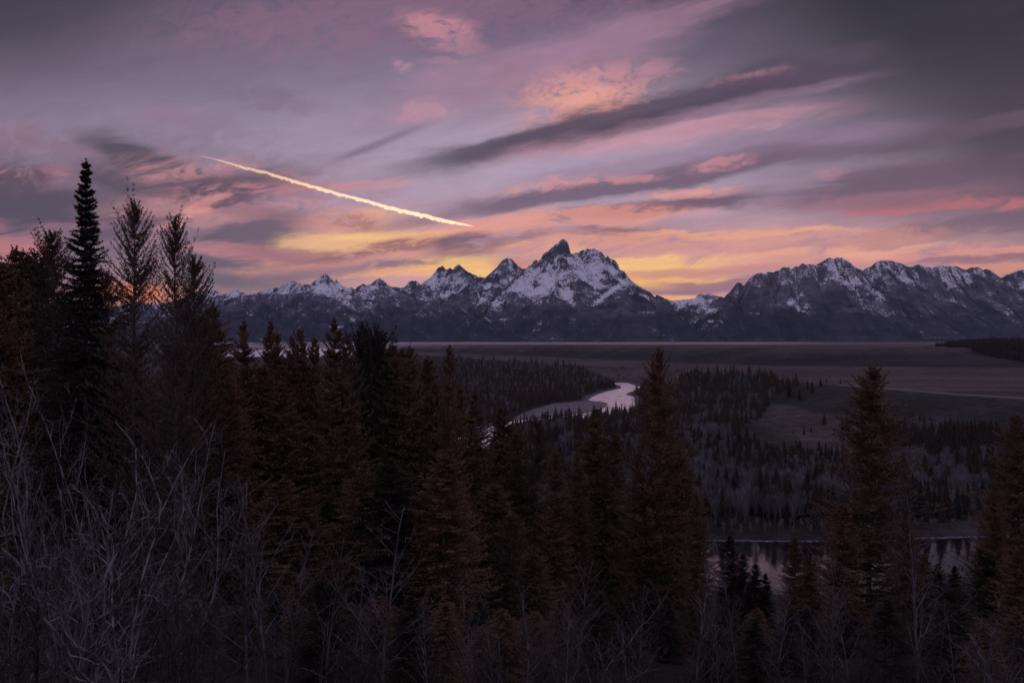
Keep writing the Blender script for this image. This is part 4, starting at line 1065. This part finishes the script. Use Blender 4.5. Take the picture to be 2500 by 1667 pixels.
if on('bare'):
    A = [bare_proto('aspen_tree', 500 + k, 4.5, 'aspen', 'bark_aspen', 'bark_aspen' if k % 2 else 'twigs_red') for k in range(6)]
    Wl = [bare_proto('willow_bush', 520 + k, 5.0, 'willow', 'bark_willow', 'bark_willow') for k in range(4)]
    WD = [bare_proto('willow_bush', 530 + k, 5.0, 'willow', 'bark_shaded', 'bark_shaded') for k in range(2)]
    AD = [bare_proto('aspen_tree', 560 + k, 4.0, 'aspen', 'bark_aspen' if k else 'bark_shaded', 'bark_shaded') for k in range(3)]
    CD = [bare_proto('aspen_bush', 570 + k, 4.0, 'clump', 'bark_shaded', 'twigs_red' if k else 'bark_shaded') for k in range(2)]
    C = [bare_proto('aspen_bush', 540 + k, 4.0, 'clump', 'bark_aspen', 'twigs_red') for k in range(3)]
    BARE = [ # (px, top py, distance, set, variant, width, label)
     (20,735,10.5,'w',0,.75,'tall grey willow at the left edge, its twigs reaching highest against the dark trees'),
     (150,770,10,'w',1,.55,'thin grey willow stem just right of the tall one at the left edge'),
     (215,905,10,'w',3,.8,'pale tangled willow whose tips stand below the tallest spruce'),
     (290,1010,9.5,'w',0,.9,'wide tangled willow in the middle of the left thicket'),
     (395,965,11,'w',1,.6,'slim pale willow with a kinked tip left of the gap'),
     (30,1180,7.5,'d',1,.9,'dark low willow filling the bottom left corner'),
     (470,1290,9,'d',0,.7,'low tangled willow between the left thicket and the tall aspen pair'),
     (520,1135,12,'a',0,.9,'tall pale aspen, left of the pair beside the left thicket'),
     (600,1170,11.5,'a',1,1.0,'tall aspen with red twigs beside the left thicket'),
     (648,1140,11.5,'a',3,1.1,'pale aspen with a forked bright tip, right of the red-twigged one'),
     (690,1260,12,'a',2,.9,'slender aspen right of the forked bright tip'),
     (790,1300,13,'a',4,.8,'slender straight aspen between the forked one and the big centre aspen'),
     (855,1362,13,'a',5,.8,'short aspen close to the left of the big centre aspen'),
     (928,1235,12,'a',1,1.15,'big aspen with candelabra branches left of centre at the bottom'),
     (1040,1420,12,'a',2,.8,'low aspen right of the big candelabra aspen'),
     (1163,1388,12,'a',3,.9,'small forked aspen alone at bottom centre'),
     (1285,1400,13,'a',0,.9,'aspen at the left of the bushy clump right of centre'),
     (1345,1360,13,'c',0,.8,'dense leafless aspen clump right of centre at the bottom'),
     (1402,1345,13,'a',4,.9,'tallest aspen of the bushy clump right of centre'),
     (1470,1385,12.5,'c',1,.8,'reddish leafless clump right of the tallest one in the bushy group'),
     (1550,1420,13,'a',5,.9,'thin aspen at the right end of the bushy group'),
     (1700,1370,13,'a',2,.9,'thin pale aspen in front of the left shore of the near water'),
     (1735,1390,14,'a',0,.8,'second thin aspen in front of the left shore of the near water'),
     (1805,1340,13.5,'a',3,.85,'thin aspen rising before the small shore spruces'),
     (1890,1395,13,'a',5,.9,'thin aspen below the ragged forked fir'),
     (2030,1350,13,'a',1,.8,'red-twigged aspen before the great wide larch'),
     (2080,1420,12,'a',4,.9,'low aspen under the great wide larch'),
     (2236,1205,12,'a',3,1.0,'tallest pale aspen at the right, standing across the near water'),
     (2310,1440,12,'c',2,.8,'dark leafless clump right of the tallest pale aspen'),
     (2400,1440,11,'a',2,.9,'low aspen at the lower right'),
     (2470,1460,10,'c',1,.9,'dark leafless clump in the bottom right corner')]
    rb = np.random.RandomState(5)
    for px, py, Y, st, vi, wd_, lab in BARE:
        X, Y, zt_ = W(px, py, Y); gz = float(ground_z(X, Y)[0]); H = zt_ - gz
        p = {'a': A, 'w': Wl, 'c': C, 'd': WD}[st][vi]
        cat = {'a': 'aspen', 'w': 'willow', 'c': 'aspen clump', 'd': 'willow'}[st]
        place_bare(p, X, Y, H, rb.rand() * 6.28, lab, cat, wide=wd_ * (4.5 / H) ** 0.3 * (1.0 if st != 'a' else 1.1))
    for k in range(95):
        px = rb.uniform(-150, 2650); Y = rb.uniform(9, 24)
        py = np.interp(px, [-150, 300, 500, 900, 1500, 2000, 2650], [1250, 1250, 1400, 1470, 1450, 1450, 1480]) + 150 * rb.rand() ** 1.3
        X, Y, zt_ = W(px, py, Y); gz = float(ground_z(X, Y)[0]); H = zt_ - gz
        if H < 0.8 or H > 8: continue
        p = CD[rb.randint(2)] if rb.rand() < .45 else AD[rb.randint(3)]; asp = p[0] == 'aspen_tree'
        side = 'bottom left' if px < 800 else ('bottom centre' if px < 1650 else 'bottom right')
        place_bare(p, X, Y, H, rb.rand() * 6.28, ('low leafless aspen sapling in the dark thicket, ' if asp else 'low leafless aspen clump in the dark thicket, ') + side,
                   'aspen' if asp else 'aspen clump', ('aspen saplings' if asp else 'aspen clumps') + ' in the dark thicket', wide=0.9)

# ------------------------------------------------------------------ contrails lit by the sun below the range
def contrail(name, pts, dist, wpx, seed, label, drip=True):
    """one lumpy closed body of ice vapour with small curtains hanging below"""
    P = np.array([[(px - 1250) / FP, (833 - py) / FP] for px, py in pts])
    L = np.hypot(P[-1, 0] - P[0, 0], P[-1, 1] - P[0, 1]); n = int(L * FP / 0.8) + 4; m = 16
    t = np.linspace(0, 1, n); tt = np.linspace(0, 1, len(pts))
    d = np.interp(t, [0, 1], dist); a = np.interp(t, tt, P[:, 0]); b = np.interp(t, tt, P[:, 1])
    c = np.stack([a * d, d, CZ + b * d], -1); k = np.arange(n)
    w = wpx / FP * d * np.interp(t, [0, .04, .14, .3, .85, .96, 1], [.02, .22, .55, .9, 1.1, .3, .02]) * 0.40
    c[:, 2] += w * 0.7 * fbm(k / 23.0, k * 0.0 + seed, 3, 5)
    tan = norm(np.gradient(c, axis=0)); s1 = norm(np.cross(tan, np.array([0, 0, 1.0]))); s2 = np.cross(s1, tan)
    th = np.arange(m) * 2 * math.pi / m; TH, K = np.meshgrid(th, k)
    rad = 1 + 0.62 * fbm(K / 3.0 + seed, TH * 1.1, 3, 21) + 0.3 * fbm(K / 11.0, TH * 0.8, 2, 22)
    if drip:
        dn = np.clip(-np.sin(TH), 0, 1) ** 3
        rad = rad + dn * np.clip(0.45 + 1.5 * fbm(K / 4.0, K * 0 + 1.5, 2, 31), 0, 1.3) * sstep(0.04, 0.2, K / n)
    V = c[:, None, :] + (w[:, None] * rad)[..., None] * (np.cos(TH)[..., None] * s1[:, None, :] + np.sin(TH)[..., None] * s2[:, None, :])
    o = mesh_np(name, V.reshape(-1, 3), grid_faces(n, m, wrap=True), MT['vapour'], smooth=True)
    bm = bmesh.new(); bm.from_mesh(o.data); bmesh.ops.holes_fill(bm, edges=[e for e in bm.edges if e.is_boundary], sides=0); bmesh.ops.recalc_face_normals(bm, faces=bm.faces); bm.to_mesh(o.data); bm.free()
    return tag(o, label, 'contrail')
def vapour():
    m, nt, b = mat_new('ice_vapour'); out = m.node_tree.nodes['Material Output']
    m.node_tree.nodes.remove(b)
    v_ = nt.n.new('ShaderNodeVolumeScatter'); v_.inputs['Color'].default_value = (1, 1, 1, 1)
    v_.inputs['Density'].default_value = 0.0060; v_.inputs['Anisotropy'].default_value = 0.68
    nt.l.new(v_.outputs[0], out.inputs['Volume']); MT['vapour'] = m
if on('sky'):
    vapour()
    contrail('contrail', [(484,379),(510,385),(560,398),(600,410),(650,421),(700,437),(760,454),(830,474),(900,492),(960,509),(1020,522),(1080,537),(1135,548),(1162,554)], (34000, 46000), 8.5, 3,
             'long glowing golden contrail slanting down across the left sky')
    contrail('contrail', [(1236,578),(1262,584),(1300,593)], (60000, 62000), 1.1, 4, 'short faint pink contrail just left of the highest summit', False)
    contrail('contrail', [(1508,646),(1518,649),(1527,652)], (62000, 63000), 1.5, 6, 'tiny bright contrail fragment right of the summit ridge', False)

# ------------------------------------------------------------------ the evening air over the valley
if on('haze'):
    bm = bmesh.new(); bmesh.ops.create_cube(bm, size=1.0)
    me = bpy.data.meshes.new('haze'); bm.to_mesh(me); bm.free()
    hz = bpy.data.objects.new('haze', me); COL.objects.link(hz)
    hz.scale = (46000, 34000, 2350); hz.location = (0, 2500, 2350 / 2 - 4)
    m = bpy.data.materials.new('evening_air'); m.use_nodes = True; nt = NT(m.node_tree)
    m.node_tree.nodes.remove(m.node_tree.nodes['Principled BSDF'])
    pv = nt.n.new('ShaderNodeVolumePrincipled'); pv.inputs['Color'].default_value = (0.64, 0.73, 1.0, 1)
    pv.inputs['Density'].default_value = 1.0e-5; pv.inputs['Anisotropy'].default_value = 0.0
    nt.l.new(pv.outputs[0], m.node_tree.nodes['Material Output'].inputs['Volume'])
    me.materials.append(m); tag(hz, kind='stuff')
